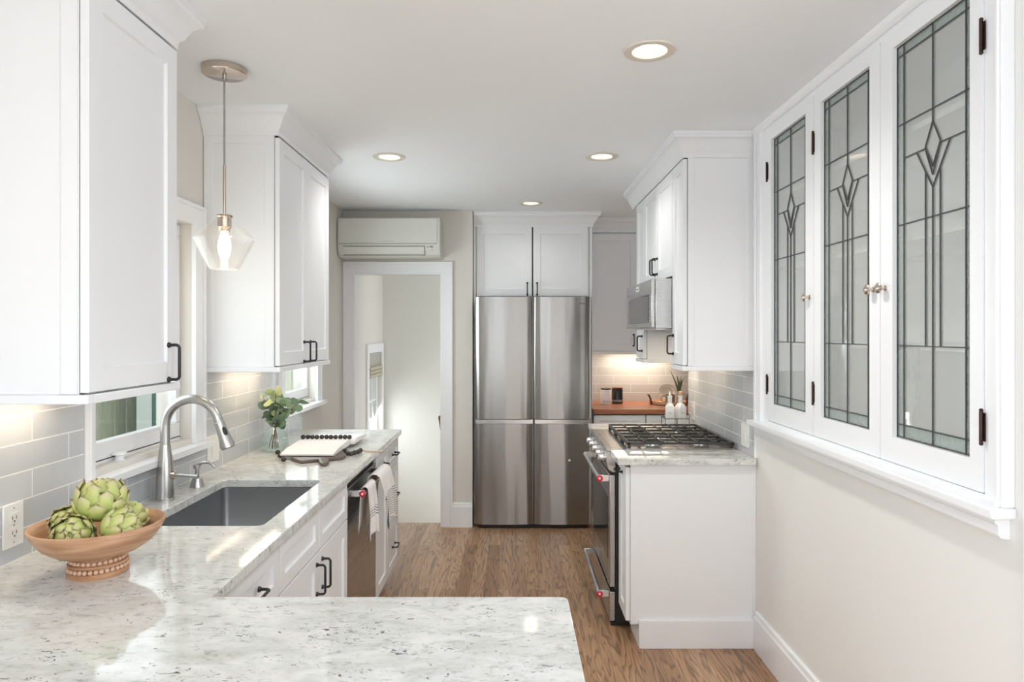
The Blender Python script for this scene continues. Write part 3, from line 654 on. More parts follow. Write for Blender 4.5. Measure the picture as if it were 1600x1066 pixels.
for v in mb.bm.verts: v.co = c + nrm*(v.co.x*0.35) + q1*(v.co.y*0.75) + D*v.co.z
mb.build('spray_button', 'black', hd)
mb = MB(); mb.cyl((fx+0.02, fy-0.002, 1.008), (fx+0.042, fy-0.004, 1.008), 0.0155); mb.build('lever_hub', 'nickel_warm', r)
mb = MB(); mb.tube([(fx+0.042, fy-0.004, 1.008), (fx+0.08, fy-0.006, 1.006), (fx+0.122, fy-0.008, 1.003)], [0.0065, 0.006, 0.0075], 12); mb.build('lever', 'nickel', r)
# soap dispenser
sx, sy = -1.236, 2.68
r = thing('soap_dispenser', 'short brushed steel soap pump behind the tall tap', 'soap dispenser', (sx, sy, 0.918))
MB().lathe([(0.027, 0), (0.027, 0.003), (0.019, 0.028), (0.018, 0.034), (0.008, 0.036), (0.008, 0.07), (0.014, 0.072), (0.014, 0.084), (0.004, 0.088)], (sx, sy, 0.918), 24).build('pump', 'nickel', r)
MB().tube([(sx, sy, 0.998), (sx+0.02, sy, 1.012), (sx+0.045, sy, 1.014), (sx+0.062, sy, 1.004), (sx+0.068, sy, 0.994)], [0.007, 0.0065, 0.006, 0.0055, 0.005], 12).build('spout', 'nickel', r)

# ------------------------------------------------------------ dishwasher
def medallion(p, n, parent, rad=0.014):
    n = Vector(n); o = MB().lathe([(rad, 0), (rad, 0.002), (rad*0.8, 0.004), (0.001, 0.004)], p, 24, n).build('medallion', 'red', parent)
    q = Vector(p)+n*0.004; MB().lathe([(rad*0.36, 0), (rad*0.33, 0.001), (0.0005, 0.001)], q, 16, n).build('medallion_centre', 'plate', parent); return o
r = thing('dishwasher', 'stainless steel dishwasher under the granite with towels on its handle', 'dishwasher', (-1.0, 3.26, 0))
MB().box(XL+0.03, -0.745, 2.952, 3.570, 0.02, 0.872).build('body', 'fridge_side', r)
MB().box(-0.744, -0.712, 2.956, 3.566, 0.10, 0.845).build('door', 'steel', r, bevel=0.003)
MB().box(-0.744, -0.722, 2.958, 3.564, 0.847, 0.870).build('control_edge', 'black', r, bevel=0.002)
MB().box(-0.790, -0.745, 2.956, 3.566, 0.0, 0.095).build('toe_kick', 'black', r)
h = MB(); h.cyl((-0.655, 2.99, 0.817), (-0.655, 3.52, 0.817), 0.010, seg=20); ho = h.build('handle', 'chrome', r)
for yy in (2.995, 3.505): MB().box(-0.712, -0.648, yy-0.006, yy+0.014, 0.803, 0.831).build('handle_bracket', 'chrome', ho, bevel=0.003)
medallion((-0.655, 2.989, 0.817), (0, -1, 0), ho, 0.0145)

def towel(name, label, m, y0, y1, back, frontl, bulge, seed, z=0.817, x=-0.655, rad=0.016):
    random.seed(seed); mb = MB(); bm = mb.bm; nu, al = 26, []
    path = []
    n1, n2 = 12, 22
    for i in range(n1): t = i/(n1-1); path.append((-0.016-0.010*(1-t), -back*(1-t), t*0.25))
    for i in range(1, 8): a = PI - PI*i/8; path.append((0.5*(rad-0.016)+(rad+0.5*(rad-0.016)-0.5*(rad-0.016))*math.cos(a), rad*1.15*math.sin(a)+0.001, 0.25+0.1*i/8))
    for i in range(n2): t = i/(n2-1); path.append((rad+0.5*(rad-0.016)+bulge*math.sin(min(1, t*1.5)*PI*0.5)*(1-0.25*t), -frontl*t, 0.35+0.65*t))
    for px, pz, t in path:
        row = []
        drop = max(0, -pz)/max(frontl, back)
        for j in range(nu+1):
            s = j/nu; fold = math.sin(s*PI*4+seed)*0.012*drop + math.sin(s*PI*7+2*seed)*0.004*drop
            yy = y0+(y1-y0)*(0.5+(s-0.5)*(1.0-0.10*drop)); 
            row.append(bm.verts.new((x+px+(fold if px > 0 else -abs(fold)*0.5), yy, z+pz-0.02*drop*math.cos(s*PI*2))))
            al.append(t)
        if len(al) > nu+1:
            for j in range(nu): bm.faces.new([last[j], last[j+1], row[j+1], row[j]])
        last = row
    o = mb.build(name, m, smooth=80); attr(o, 'along', al)
    md = o.modifiers.new('thickness', 'SOLIDIFY'); md.thickness = 0.003; md.offset = 1.0
    return tag(o, label, 'towel', 'dish towels on the dishwasher handle')
towel('dish_towel', 'folded off-white dish towel nearer the red medallion on the dishwasher handle', 'towel_a', 3.03, 3.19, 0.17, 0.205, 0.010, 3)
towel('dish_towel', 'off-white dish towel with many dark stripes bulging over the dishwasher handle', 'towel_b', 3.197, 3.46, 0.17, 0.205, 0.030, 1.2, rad=0.034)

# ------------------------------------------------------------ right wall cabinets
GR = 'white cabinets'
def upper_right(label, y0, y1, zb, ztop, doors, body_front=0.850, end=False, rail=True):
    r = thing('wall_cabinet', label, 'cabinet', (XR-0.15, (y0+y1)/2, zb))
    MB().box(body_front, XR-0.002 if zb > 1.6 else XR-0.009, y0, y1, zb+0.022, 2.40).build('body', 'cab', r, bevel=0.0015)
    MB().box(body_front-0.0025, body_front, y0+0.003, y1-0.003, zb+0.024, 2.39).build('gap_shade_sheet', 'gap', r)  # dark sheet standing in for shade around the doors
    if end:
        mb = MB(); mb.box(body_front, body_front+0.030, y0-0.004, y0, zb+0.024, 2.38); mb.box(XR-0.045, XR-0.009, y0-0.004, y0, zb+0.024, 2.38); mb.build('end_panel', 'cab', r, bevel=0.001)
    if rail:
        mb = MB(); mb.box(body_front-0.028, XR-0.009, y0-0.010, y0+0.018, zb, zb+0.022); mb.box(body_front-0.028, body_front, y0+0.018, y1, zb, zb+0.022); mb.build('light_rail', 'cab', r, bevel=0.003)
    for a, b, z0, z1, hd in doors: front(r, RF(body_front-0.0025), a, b, z0, z1, 'door', hd)
    return r
upper_right('tall narrow white wall cabinet with plain end panel on this side of the microwave', 3.30, 3.528, 1.338, 2.40, [(3.302, 3.526, 1.364, 2.365, (3.497, 1.462, True, 0.105))], end=True)
upper_right('white two-door wall cabinet directly above the microwave', 3.532, 4.286, 1.788, 2.40, [(3.534, 3.909, 1.815, 2.365, (3.880, 1.90, True, 0.10)), (3.911, 4.284, 1.815, 2.365, (3.942, 1.90, True, 0.10))], rail=False)
upper_right('narrow white wall cabinet beyond the microwave above the oil bottles', 4.290, 4.54, 1.335, 2.40, [(4.292, 4.538, 1.36, 2.365, (4.335, 1.455, True, 0.105))])
o = sweep_profile(MB(), [(XR-0.002, 3.299), (0.832, 3.299), (0.832, 4.70)], CROWN, CZ, -1).build('crown_moulding', 'cab', smooth=25)
tag(o, 'white crown moulding along the wall cabinets over the microwave', 'moulding')

# microwave
r = thing('microwave', 'low stainless steel microwave hood fixed over the gas range', 'microwave', (0.95, 3.91, 1.54))
MB().box(0.742, XR-0.009, 3.532, 4.286, 1.545, 1.805).build('body', 'steel', r, bevel=0.003)
d = MB(RF(0.742)).box(3.534, 4.284, 1.549, 1.802, 0.001, 0.022).build('door', 'steel', r, bevel=0.004)
MB(RF(0.720)).box(3.60, 4.20, 1.575, 1.725, 0.0, 0.0015).build('window', 'dark_glass', d, bevel=0.0005)
MB(RF(0.720)).box(3.86, 3.95, 1.755, 1.785, 0.0, 0.003).build('badge', 'plate', d, bevel=0.001)
text_mesh('badge_lettering', 'KitchenAid', 0.016, face_mtx((0.7165, 3.905, 1.770), (-1, 0, 0)), 'grey_print', d)
MB().box(0.76, 1.1, 3.60, 4.22, 1.540, 1.545).build('grease_filter', 'chrome', r)

# ------------------------------------------------------------ range
r = thing('gas_range', 'stainless steel gas range with black cast-iron grates between the granite strips', 'range', (0.83, 3.91, 0))
MB().box(0.535, XR-0.010, 3.535, 4.285, 0.02, 0.905).build('body', 'black', r, bevel=0.002)
MB().box(0.492, XR-0.012, 3.532, 4.288, 0.905, 0.918).build('cooktop', 'steel', r, bevel=0.004)
MB().box(0.520, 0.585, 3.60, 4.22, 0.918, 0.9188).build('vent_slot', 'steel', r)
MB().box(0.592, XR-0.016, 3.545, 4.275, 0.918, 0.9205).build('burner_well', 'steel', r)
MB().prism_b([(0.494, 0.906), (0.535, 0.906), (0.535, 0.800), (0.520, 0.800), (0.498, 0.815), (0.488, 0.86)], 3.533, 4.287).build('control_panel', 'steel', r, bevel=0.002)
for yy in (3.63, 3.755, 3.91, 4.065, 4.19):
    k = MB(); k.lathe([(0.026, 0), (0.026, 0.006), (0.021, 0.008), (0.020, 0.026), (0.017, 0.029), (0.001, 0.030)], (0.490, yy, 0.862), 24, (-1, 0, 0.08)); ko = k.build('knob', 'chrome', r)
    MB().box(0.4575, 0.4615, yy-0.0025, yy+0.0025, 0.850, 0.880).build('knob_grip', 'chrome', ko)
d = MB().box(0.506, 0.534, 3.537, 4.283, 0.205, 0.785).build('oven_door', 'steel', r, bevel=0.003)
MB().box(0.5045, 0.506, 3.60, 4.22, 0.33, 0.66).build('oven_window', 'dark_glass', d)
MB().box(0.508, 0.535, 3.545, 4.275, 0.786, 0.800).build('door_gap', 'black', r)
dr = MB().box(0.506, 0.534, 3.537, 4.283, 0.028, 0.180).build('drawer', 'steel', r, bevel=0.003)
MB().box(0.515, 0.60, 3.55, 4.27, 0.0, 0.020).build('plinth', 'black', r)
for par, zz in ((d, 0.765), (dr, 0.163)):
    h = MB().cyl((0.456, 3.555, zz), (0.456, 4.265, zz), 0.0125, seg=20).build('handle', 'chrome', par)
    for yy in (3.556, 4.248): MB().box(0.452, 0.507, yy, yy+0.022, zz-0.017, zz+0.017).build('handle_bracket', 'chrome', par, bevel=0.002)
    medallion((0.456, 3.554, zz), (0, -1, 0), par, 0.017)
for cx, cy, rr in ((0.76, 3.69, 0.045), (0.76, 4.13, 0.05), (0.88, 3.91, 0.055), (1.02, 3.69, 0.04), (1.02, 4.13, 0.04)):
    MB().lathe([(rr*1.15, 0), (rr*1.1, 0.008), (rr*0.9, 0.009)], (cx, cy, 0.9205), 24).build('burner', 'chrome', r)
    MB().lathe([(rr*0.8, 0), (rr*0.8, 0.007), (rr*0.7, 0.010), (0.001, 0.011)], (cx, cy, 0.9295), 24).build('burner_cap', 'castiron', r)
for i in range(3):
    a = 3.548+0.2427*i; b = a+0.2385; mb = MB(); x0, x1 = 0.603, 1.155; zt = 0.952
    for y_ in (a, b-0.009): mb.box(x0, x1, y_, y_+0.009, zt-0.010, zt)
    for x_ in (x0, x1-0.012): mb.box(x_, x_+0.012, a, b, zt-0.018, zt)
    ym = (a+b)/2; mb.box(x0+0.012, x1-0.012, ym-0.0035, ym+0.0035, zt-0.010, zt-0.001)
    for k in range(1, 6):
        x_ = x0+(x1-x0)*k/6; mb.box(x_-0.0035, x_+0.0035, a+0.010, b-0.010, zt-0.010, zt)
        mb.prism_b([(x_-0.005, zt), (x_+0.005, zt), (x_+0.003, zt+0.008), (x_-0.003, zt+0.008)], a+0.0, a+0.03)
    for x_ in (x0, x1-0.02):
        for y_ in (a+0.004, b-0.02): mb.box(x_, x_+0.016, y_, y_+0.016, 0.9205, zt-0.014)
    for x_ in (0.76, 1.02):
        mb.tube([(x_-0.035, ym-0.03, zt-0.008), (x_, ym-0.045, zt-0.008), (x_+0.035, ym-0.03, zt-0.008), (x_+0.045, ym, zt-0.008), (x_+0.035, ym+0.03, zt-0.008), (x_, ym+0.045, zt-0.008), (x_-0.035, ym+0.03, zt-0.008), (x_-0.045, ym, zt-0.008), (x_-0.035, ym-0.03, zt-0.008)], 0.004, 6)
    mb.build('grate', 'castiron', r, bevel=0.0012, seg=1)

# right base cabinets
r = thing('base_cabinet', 'narrow white base cabinet with large plain end panel facing the camera beside the range', 'cabinet', (0.87, 3.41, 0))
MB().box(0.572, XR-0.002, 3.306, 3.526, 0.11, 0.886).build('body', 'cab', r)
mb = MB(); mb.box(0.572, XR-0.001, 3.300, 3.306, 0.115, 0.886); mb.box(0.572, 0.592, 3.296, 3.300, 0.137, 0.886); mb.box(XR-0.020, XR-0.001, 3.296, 3.300, 0.137, 0.886); mb.build('end_panel', 'cab', r, bevel=0.001)
mb = MB(); mb.box(0.612, XR-0.002, 3.286, 3.299, 0.0, 0.137); mb.box(0.612, 0.63, 3.299, 3.526, 0.0, 0.11); mb.build('plinth', 'cab', r, bevel=0.003)
MB().box(0.5705, 0.572, 3.303, 3.524, 0.12, 0.88).build('gap_shade_sheet', 'gap', r)  # shade behind the door edge drawn as a dark sheet
front(r, RF(0.5705), 3.302, 3.526, 0.128, 0.872, 'door', (3.44, 0.83, False, 0.09))
r = thing('base_cabinet', 'narrow white base cabinet hidden behind the far side of the range', 'cabinet', (0.87, 4.42, 0))
MB().box(0.572, XR-0.002, 4.294, 4.54, 0.10, 0.886).build('body', 'cab', r); front(r, RF(0.572), 4.296, 4.538, 0.115, 0.876, 'door', (4.33, 0.70, True))
MB().box(0.63, XR-0.002, 4.294, 4.54, 0.0, 0.10).build('toe_kick', 'cab', r)

# ------------------------------------------------------------ refrigerator and its surround
r = thing('refrigerator', 'large four-door stainless steel refrigerator in the white surround', 'refrigerator', (0.166, 5.62, 0))
MB().box(-0.284, 0.616, 5.37, 6.03, 0.03, 1.775).build('body', 'fridge_side', r, bevel=0.004)
def curved_door(x0, x1, z0, z1, mid, name='door'):
    # gently bowed front, rounded vertical edges
    mb = MB(); n = 16; prof = []
    for i in range(n+1):
        t = i/n; x = x0+(x1-x0)*t; e = min(t, 1-t); bow = 0.010*(1-(2*t-1)**2); rnd = 0.014*(1-min(1, e/0.045))**2
        prof.append((x, 5.302-bow+rnd))
    poly = prof+[(x1, 5.366), (x0, 5.366)]
    return mb.prism(poly, z0, z1).build(name, 'fridge', r, bevel=0.0, smooth=40)
X0, X1, XM = -0.287, 0.620, 0.170
d1 = curved_door(X0, XM-0.004, 0.855, 1.803, 0); d2 = curved_door(XM+0.004, X1, 0.855, 1.803, 0)
d3 = curved_door(X0, XM-0.004, 0.036, 0.815, 0); d4 = curved_door(XM+0.004, X1, 0.036, 0.815, 0)
for (a, b) in ((X0+0.004, XM-0.006), (XM+0.006, X1-0.004)):
    MB().box(a, b, 5.318, 5.366, 0.815, 0.849).build('recessed_grip', 'chrome', r, bevel=0.002)
MB().box(XM-0.004, XM+0.004, 5.33, 5.368, 0.04, 1.79).build('door_seal', 'black', r)
MB().box(X0+0.03, X1-0.03, 5.335, 5.50, 0.0, 0.032).build('kick_grille', 'black', r)
MB().box(X0+0.02, X1-0.02, 5.345, 5.368, 0.846, 0.856).build('door_seal', 'black', r)
text_mesh('logo_lettering', 'SAMSUNG', 0.017, face_mtx((0.533, 5.2955, 1.752), (0, -1, 0)), 'gap', d2)
MB().lathe([(0.009, 0), (0.008, 0.003), (0.001, 0.003)], (0.445, 5.294, 0.535), 16, (0, -1, 0)).build('round_sticker', 'plate', d4)

r = thing('fridge_surround_cabinet', 'white two-door cabinet above the refrigerator with crown moulding', 'cabinet', (0.16, 5.75, 0))
mb = MB(); mb.box(-0.306, -0.288, 5.452, 6.055, 0.0, 2.40); mb.box(0.622, 0.640, 5.452, 6.055, 0.0, 2.40); mb.build('side_panel', 'cab', r, bevel=0.001)
MB().box(-0.287, 0.621, 5.47, 6.055, 1.812, 2.40).build('body', 'cab', r)
MB().box(0.150, 0.178, 5.468, 5.470, 1.816, 2.371).build('gap_shade_sheet', 'gap', r)  # dark strip painted as the shade between the two doors
front(r, BF(5.468), -0.283, 0.160, 1.815, 2.372, 'door', (0.122, 1.875, True, 0.105)); front(r, BF(5.468), 0.168, 0.608, 1.815, 2.372, 'door', (0.200, 1.875, True, 0.105))
mb = MB(); mb.box(-0.287, 0.621, 5.452, 5.467, 2.374, 2.40); mb.build('top_rail', 'cab', r)
crown_for(r, [(-0.305, 5.451), (0.640, 5.451), (0.640, 5.80)], 1)

r = thing('wall_cabinet', 'white wall cabinet over the wooden worktop, right of the refrigerator', 'cabinet', (1.2, 5.9, 1.345))
MB().box(0.645, 1.795, 5.75, 6.05, 1.368, 2.40).build('body', 'cab', r)
MB().box(0.665, 1.775, 5.7485, 5.75, 1.374, 2.353).build('gap_shade_sheet', 'gap', r)  # black backing gives the door joints their shade by colour
front(r, BF(5.7485), 0.66, 1.052, 1.372, 2.355, 'door', (1.020, 1.462, True, 0.105)); front(r, BF(5.7485), 1.060, 1.42, 1.372, 2.355, 'door', (1.092, 1.462, True, 0.105)); front(r, BF(5.7485), 1.42, 1.78, 1.372, 2.355, 'door', (1.46, 1.462, True, 0.105))
MB().box(0.645, 1.795, 5.722, 5.748, 1.345, 1.368).build('light_rail', 'cab', r, bevel=0.002)
crown_for(r, [(0.645, 5.735), (1.795, 5.735)], 1)
r = thing('base_cabinet', 'white drawer cabinet under the wooden worktop beside the refrigerator', 'cabinet', (1.2, 5.74, 0))
MB().box(0.645, 1.795, 5.445, 6.05, 0.10, 0.880).build('body', 'cab', r); MB().box(0.645, 1.795, 5.50, 6.05, 0, 0.10).build('toe_kick', 'cab', r)
MB().box(0.646, 1.79, 5.4435, 5.445, 0.11, 0.875).build('gap_shade_sheet', 'gap', r)  # shade between the drawer fronts put in as black backing
front(r, BF(5.4435), 0.648, 1.062, 0.71, 0.87, 'drawer', (0.855, 0.788, False, 0.112), 0.045); front(r, BF(5.4435), 1.066, 1.48, 0.71, 0.87, 'drawer', (1.273, 0.788, False, 0.112), 0.045)
front(r, BF(5.4435), 0.648, 1.062, 0.115, 0.707, 'door', (1.02, 0.62, True)); front(r, BF(5.4435), 1.066, 1.48, 0.115, 0.707, 'door', (1.11, 0.62, True))

# ------------------------------------------------------------ leaded-glass china cabinet
XF = 1.160                                                     # face of the frame
r = thing('china_cabinet', 'built-in white china cabinet with three leaded glass doors in the wall', 'cabinet', (XF, 2.4, 1.04))
DD = [(1.678, 2.140, 1.724, 2.075), (2.146, 2.612, 2.208, 2.558), (2.618, 3.086, 2.690, 3.047)]
ZB, ZT, GB, GT = 1.128, 2.432, 1.206, 2.386
mb = MB()
for a, b in ((1.622, 1.675), (3.089, 3.16)): mb.box(XF, XR-0.0005, a, b, 1.11, CZ-0.001)
for a, b in ((2.1405, 2.1455), (2.6125, 2.6175)): mb.box(XF+0.004, XR, a, b, ZB-0.003, ZT+0.003)
mb.box(XF, XR-0.0005, 1.675, 3.089, ZT+0.003, CZ-0.001); mb.box(XF, XR-0.0005, 1.675, 3.089, 1.11, ZB-0.003)
mb.build('face_frame', 'trim', r, bevel=0.001)
for a, b, c_, d_ in ((1.600, 1.622, 1.605, 1.615), (3.16, 3.225, 3.205, 3.225)):
    MB().box(XF-0.012, XR-0.0005, a, b, 1.11, CZ-0.001).box(XF-0.020, XF-0.0125, c_, d_, 1.11, CZ-0.001).build('casing', 'trim', r, bevel=0.002)
mb = MB(); mb.prism_b([(XF-0.002, CZ-0.001), (XF-0.002, CZ-0.026), (XF-0.010, CZ-0.024), (XF-0.022, CZ-0.012), (XF-0.026, CZ-0.001)], 1.60, 3.228); mb.build('top_moulding', 'trim', r)
MB().box(1.118, XR-0.0005, 1.592, 3.262, 1.084, 1.11).build('sill', 'trim', r, bevel=0.005)
MB().prism_b([(XR-0.0005, 1.084), (XF-0.018, 1.084), (XF-0.018, 1.070), (XF-0.010, 1.064), (XF-0.010, 1.042), (XF-0.004, 1.034), (XR-0.0005, 1.030)], 1.615, 3.235).build('apron', 'trim', r, bevel=0.001)
# interior
mb = MB(); mb.box(XR+0.30, XR+0.31, 1.666, 3.099, 1.121, 2.439); mb.box(XR+0.001, XR+0.30, 1.666, 1.676, 1.121, 2.439); mb.box(XR+0.001, XR+0.30, 3.089, 3.099, 1.121, 2.439)
mb.box(XR+0.001, XR+0.30, 1.676, 3.089, 1.121, 1.131); mb.box(XR+0.001, XR+0.30, 1.676, 3.089, 2.429, 2.439); mb.build('interior', 'trim', r)
for zz in (1.47, 1.80, 2.13): MB().box(XR+0.03, XR+0.299, 1.677, 3.088, zz, zz+0.018).build('shelf', 'trim', r)
for i, (d0, d1, g0, g1) in enumerate(DD):
    mb = MB(); X = (XF-0.004, XF+0.018)
    mb.box(*X, d0, g0, ZB, ZT); mb.box(*X, g1, d1, ZB, ZT); mb.box(*X, g0, g1, ZB, GB); mb.box(*X, g0, g1, GT, ZT)
    dr = mb.build('door', 'trim', r)
    xg = XF+0.012; c = (g0+g1)/2; bw = 0.036; 
    for nm, rects, mm in (('clear_glass', [(g0+bw, g1-bw, GB+0.04, GT-0.032)], 'lead_glass'), ('textured_glass', [(g0, g0+bw, GB, GT), (g1-bw, g1, GB, GT), (g0+bw, g1-bw, GB, GB+0.04), (g0+bw, g1-bw, GT-0.032, GT)], 'obscure')):
        q = MB()
        for a, b, e, f_ in rects: q.box(xg, xg+0.003, a, b, e, f_)
        q.build(nm, mm, dr)
    q = MB(); w = 0.0015
    def line(a, za, b, zb_):
        p = Vector((0, a, za)); s = Vector((0, b, zb_)); d = (s-p).normalized(); n = Vector((0, -d.z, d.y))*w
        vs = []
        for xx in (xg-0.0028, xg+0.0058):
            for pt in (p-n, p+n, s+n, s-n): vs.append(q.bm.verts.new((xx, pt.y, pt.z)))
        for f4 in ((0, 1, 2, 3), (7, 6, 5, 4), (0, 4, 5, 1), (1, 5, 6, 2), (2, 6, 7, 3), (3, 7, 4, 0)): q.bm.faces.new([vs[k] for k in f4])
    for a in (g0+0.002, g1-0.002, g0+bw, g1-bw): line(a, GB, a, GT)
    for zz in (GB+0.002, GT-0.002): line(g0, zz, g1, zz)
    line(g0, GT-0.032, g1, GT-0.032); line(g0, GB+0.04, g1, GB+0.04)
    line(g0, 2.147, g1, 2.147); line(g0, 1.846, g1, 1.846); line(g0, 1.483, g1, 1.483)
    line(c, GT, c, 2.112); line(c, 1.483, c, GB); line(c, 1.928, c, 1.483)
    hw = 0.034
    for sgn in (-1, 1):
        line(c, 2.112, c+sgn*hw, 2.048); line(c+sgn*hw, 2.048, c, 1.985)
        line(c+sgn*hw, 2.030, c, 1.945) if False else line(c+sgn*(hw+0.001), 2.044, c, 1.962)
        line(c+sgn*0.076, 2.043, c, 1.928); line(c+sgn*hw*0.98, 1.978, c+sgn*hw*0.98, 1.483)
        line(c+sgn*hw, 2.043, g1-bw if sgn > 0 else g0+bw, 2.043)
    q.build('lead_came', 'lead', dr, smooth=0)
    kz = 1.66; ky = (d0, d1)
    ky = 2.114 if i == 0 else (2.183 if i == 1 else 2.653)
    MB().lathe([(0.009, 0), (0.009, 0.002), (0.005, 0.004), (0.0045, 0.014), (0.008, 0.016), (0.0165, 0.020), (0.0165, 0.024), (0.012, 0.028), (0.005, 0.030), (0.001, 0.030)], (XF-0.004, ky, kz), 22, (-1, 0, 0)).build('knob', 'nickel_warm', dr)
    hy = 1.6765 if i == 0 else (2.615 if i == 1 else 3.0875)
    for zz in (1.29, 2.25) if i != 1 else (1.29, 2.25):
        q = MB(); q.cyl((XF-0.008, hy, zz-0.037), (XF-0.008, hy, zz+0.037), 0.0045, seg=12); q.ball((XF-0.008, hy, zz+0.041), 0.005, 10); q.ball((XF-0.008, hy, zz-0.041), 0.005, 10)
        q.box(XF-0.0045, XF-0.0035, hy-0.010 if i != 1 else hy-0.008, hy+0.010 if i != 1 else hy+0.008, zz-0.035, zz+0.035); q.build('hinge', 'hinge', dr)

# ------------------------------------------------------------ lights in the room
for i, (x, y) in enumerate(DL):
    lab = ['large recessed ceiling light nearest the camera on the right', 'recessed ceiling light between the pendant and the air conditioner', 'recessed ceiling light in front of the microwave cabinets', 'small recessed ceiling light in front of the refrigerator'][i]
    r = thing('recessed_light', lab, 'ceiling light', (x, y, CZ), 'recessed ceiling lights')
    MB().lathe([(0.056, 0.0), (0.060, -0.004), (0.074, -0.006), (0.086, -0.005), (0.089, 0.0)], (x, y, CZ-0.0005), 40, cap=False).build('trim_ring', 'ring', r)
    MB().lathe([(0.0555, 0.0), (0.0500, 0.030), (0.048, 0.032)], (x, y, CZ), 32, cap=False).build('baffle', 'baffle', r)
    MB().lathe([(0.049, 0.0), (0.049, 0.003)], (x, y, CZ+0.032), 32).build('lens', 'lamp', r)
    l = bpy.data.lights.new('downlight_glow', 'SPOT'); l.energy = (34, 17, 13, 4)[i]; l.spot_size = math.radians(150); l.spot_blend = 1.0; l.shadow_soft_size = 0.05; l.color = (1.0, 0.97, 0.93)
    lo = bpy.data.objects.new('downlight_glow', l); COL.objects.link(lo); lo.parent = r; lo.location = (0, 0, -0.012)
# pendant
px_, py_ = -1.042, 2.474
r = thing('pendant_lamp', 'glass pendant lamp with a glowing bulb hanging over the sink', 'pendant lamp', (px_, py_, CZ))
MB().lathe([(0.001, -0.024), (0.072, -0.024), (0.078, -0.020), (0.079, 0.0)], (px_, py_, CZ-0.0005), 40).build('canopy', 'nickel_warm', r)
MB().lathe([(0.004, -0.045), (0.0075, -0.042), (0.0075, -0.022)], (px_, py_, CZ), 16).build('cord_grip', 'nickel', r)
MB().cyl((px_, py_, 2.12), (px_, py_, CZ-0.04), 0.0035, seg=10).build('cord', 'grey_print', r)
MB().cyl((px_, py_, 1.945), (px_, py_, 2.13), 0.0055, seg=12).build('stem', 'nickel_warm', r)
s = MB().lathe([(0.006, 1.950), (0.028, 1.948), (0.029, 1.943), (0.027, 1.940), (0.024, 1.938), (0.024, 1.905), (0.020, 1.900), (0.019, 1.888), (0.001, 1.887)], (px_, py_, 0), 28).build('socket', 'nickel_warm', r)
MB().lathe([(0.027, 1.940), (0.034, 1.930), (0.098, 1.872), (0.104, 1.862), (0.103, 1.852), (0.054, 1.756), (0.051, 1.752), (0.049, 1.754), (0.101, 1.856), (0.101, 1.862), (0.095, 1.870), (0.033, 1.927)], (px_, py_, 0), 48, cap=False).build('glass_shade', 'shade_glass', r)
MB().lathe([(0.011, 1.888), (0.013, 1.880), (0.019, 1.860), (0.023, 1.838), (0.021, 1.815), (0.013, 1.790), (0.006, 1.782), (0.001, 1.780)], (px_, py_, 0), 24).build('bulb', 'bulb', r)
l = bpy.data.lights.new('bulb_glow_light', 'POINT'); l.energy = 0.9; l.shadow_soft_size = 0.03; l.color = (1, 0.82, 0.6)
lo = bpy.data.objects.new('bulb_glow_light', l); COL.objects.link(lo); lo.parent = r; lo.location = (0, 0, 1.73-CZ)
# under-cabinet lights
def under(label, x0, x1, y0, y1, z, watts):
    r = thing('under_cabinet_light', label, 'light', ((x0+x1)/2, (y0+y1)/2, z))
    MB().box(x0, x1, y0, y1, z, z+0.008).build('housing', 'plate', r)
    MB().box(x0+0.003, x1-0.003, y0+0.003, y1-0.003, z-0.001, z).build('diffuser', 'strip', r)
    l = bpy.data.lights.new('strip_glow', 'AREA'); l.shape = 'RECTANGLE'; l.size = x1-x0; l.size_y = y1-y0; l.energy = watts; l.color = (1.0, 0.80, 0.58)
    o = bpy.data.objects.new('strip_glow', l); COL.objects.link(o); o.parent = r; o.location = (0, 0, -0.003)
under('slim light strip under the near wall cabinet above the wooden bowl', -1.26, -1.22, 1.68, 1.92, 1.366, 0.5)
under('slim light strip under the two-door wall cabinet above the vase', -1.24, -1.20, 3.10, 3.55, 1.366, 1.0)
under('slim light strip under the wall cabinet beside the refrigerator', 0.85, 1.35, 5.90, 5.94, 1.359, 2.8)
under('slim light strip under the microwave over the grates', 0.98, 1.02, 3.75, 4.05, 1.530, 1.2)
under('slim light strip under the narrow cabinet above the oil bottles', 1.02, 1.06, 4.34, 4.49, 1.349, 0.8)

# ------------------------------------------------------------ air conditioner
r = thing('air_conditioner', 'cream split air conditioner on the wall above the doorway', 'air conditioner', (-0.93, 5.26, 2.09))
ax0, ax1 = -1.318, -0.545
AF = lambda u, v, w: (u, w, v)
MB(AF).prism_a([(2.098, 5.355), (2.398, 5.355), (2.402, 5.20), (2.392, 5.158), (2.20, 5.150), (2.185, 5.152), (2.150, 5.165), (2.115, 5.185), (2.100, 5.215)], ax0, ax1).build('housing', 'ac', r, bevel=0.004)
MB(AF).prism_a([(2.206, 5.150), (2.388, 5.158), (2.388, 5.154), (2.206, 5.143)], ax0+0.012, ax1-0.022).build('front_panel', 'ac', r, bevel=0.0015)
MB().box(ax0+0.012, ax1-0.022, 5.149, 5.153, 2.194, 2.199).build('panel_gap_shade', 'ac_dark', r)  # strip coloured as the shade under the front panel
MB(AF).prism_a([(2.176, 5.154), (2.122, 5.180), (2.119, 5.170), (2.172, 5.145)], ax0+0.045, ax1-0.118).build('louvre', 'ac', r, bevel=0.002)
mb = MB(AF); mb.prism_a([(2.183, 5.1535), (2.179, 5.1555), (2.177, 5.152), (2.181, 5.150)], ax0+0.04, ax1-0.115); mb.prism_a([(2.118, 5.183), (2.113, 5.187), (2.111, 5.184), (2.115, 5.180)], ax0+0.04, ax1-0.115)
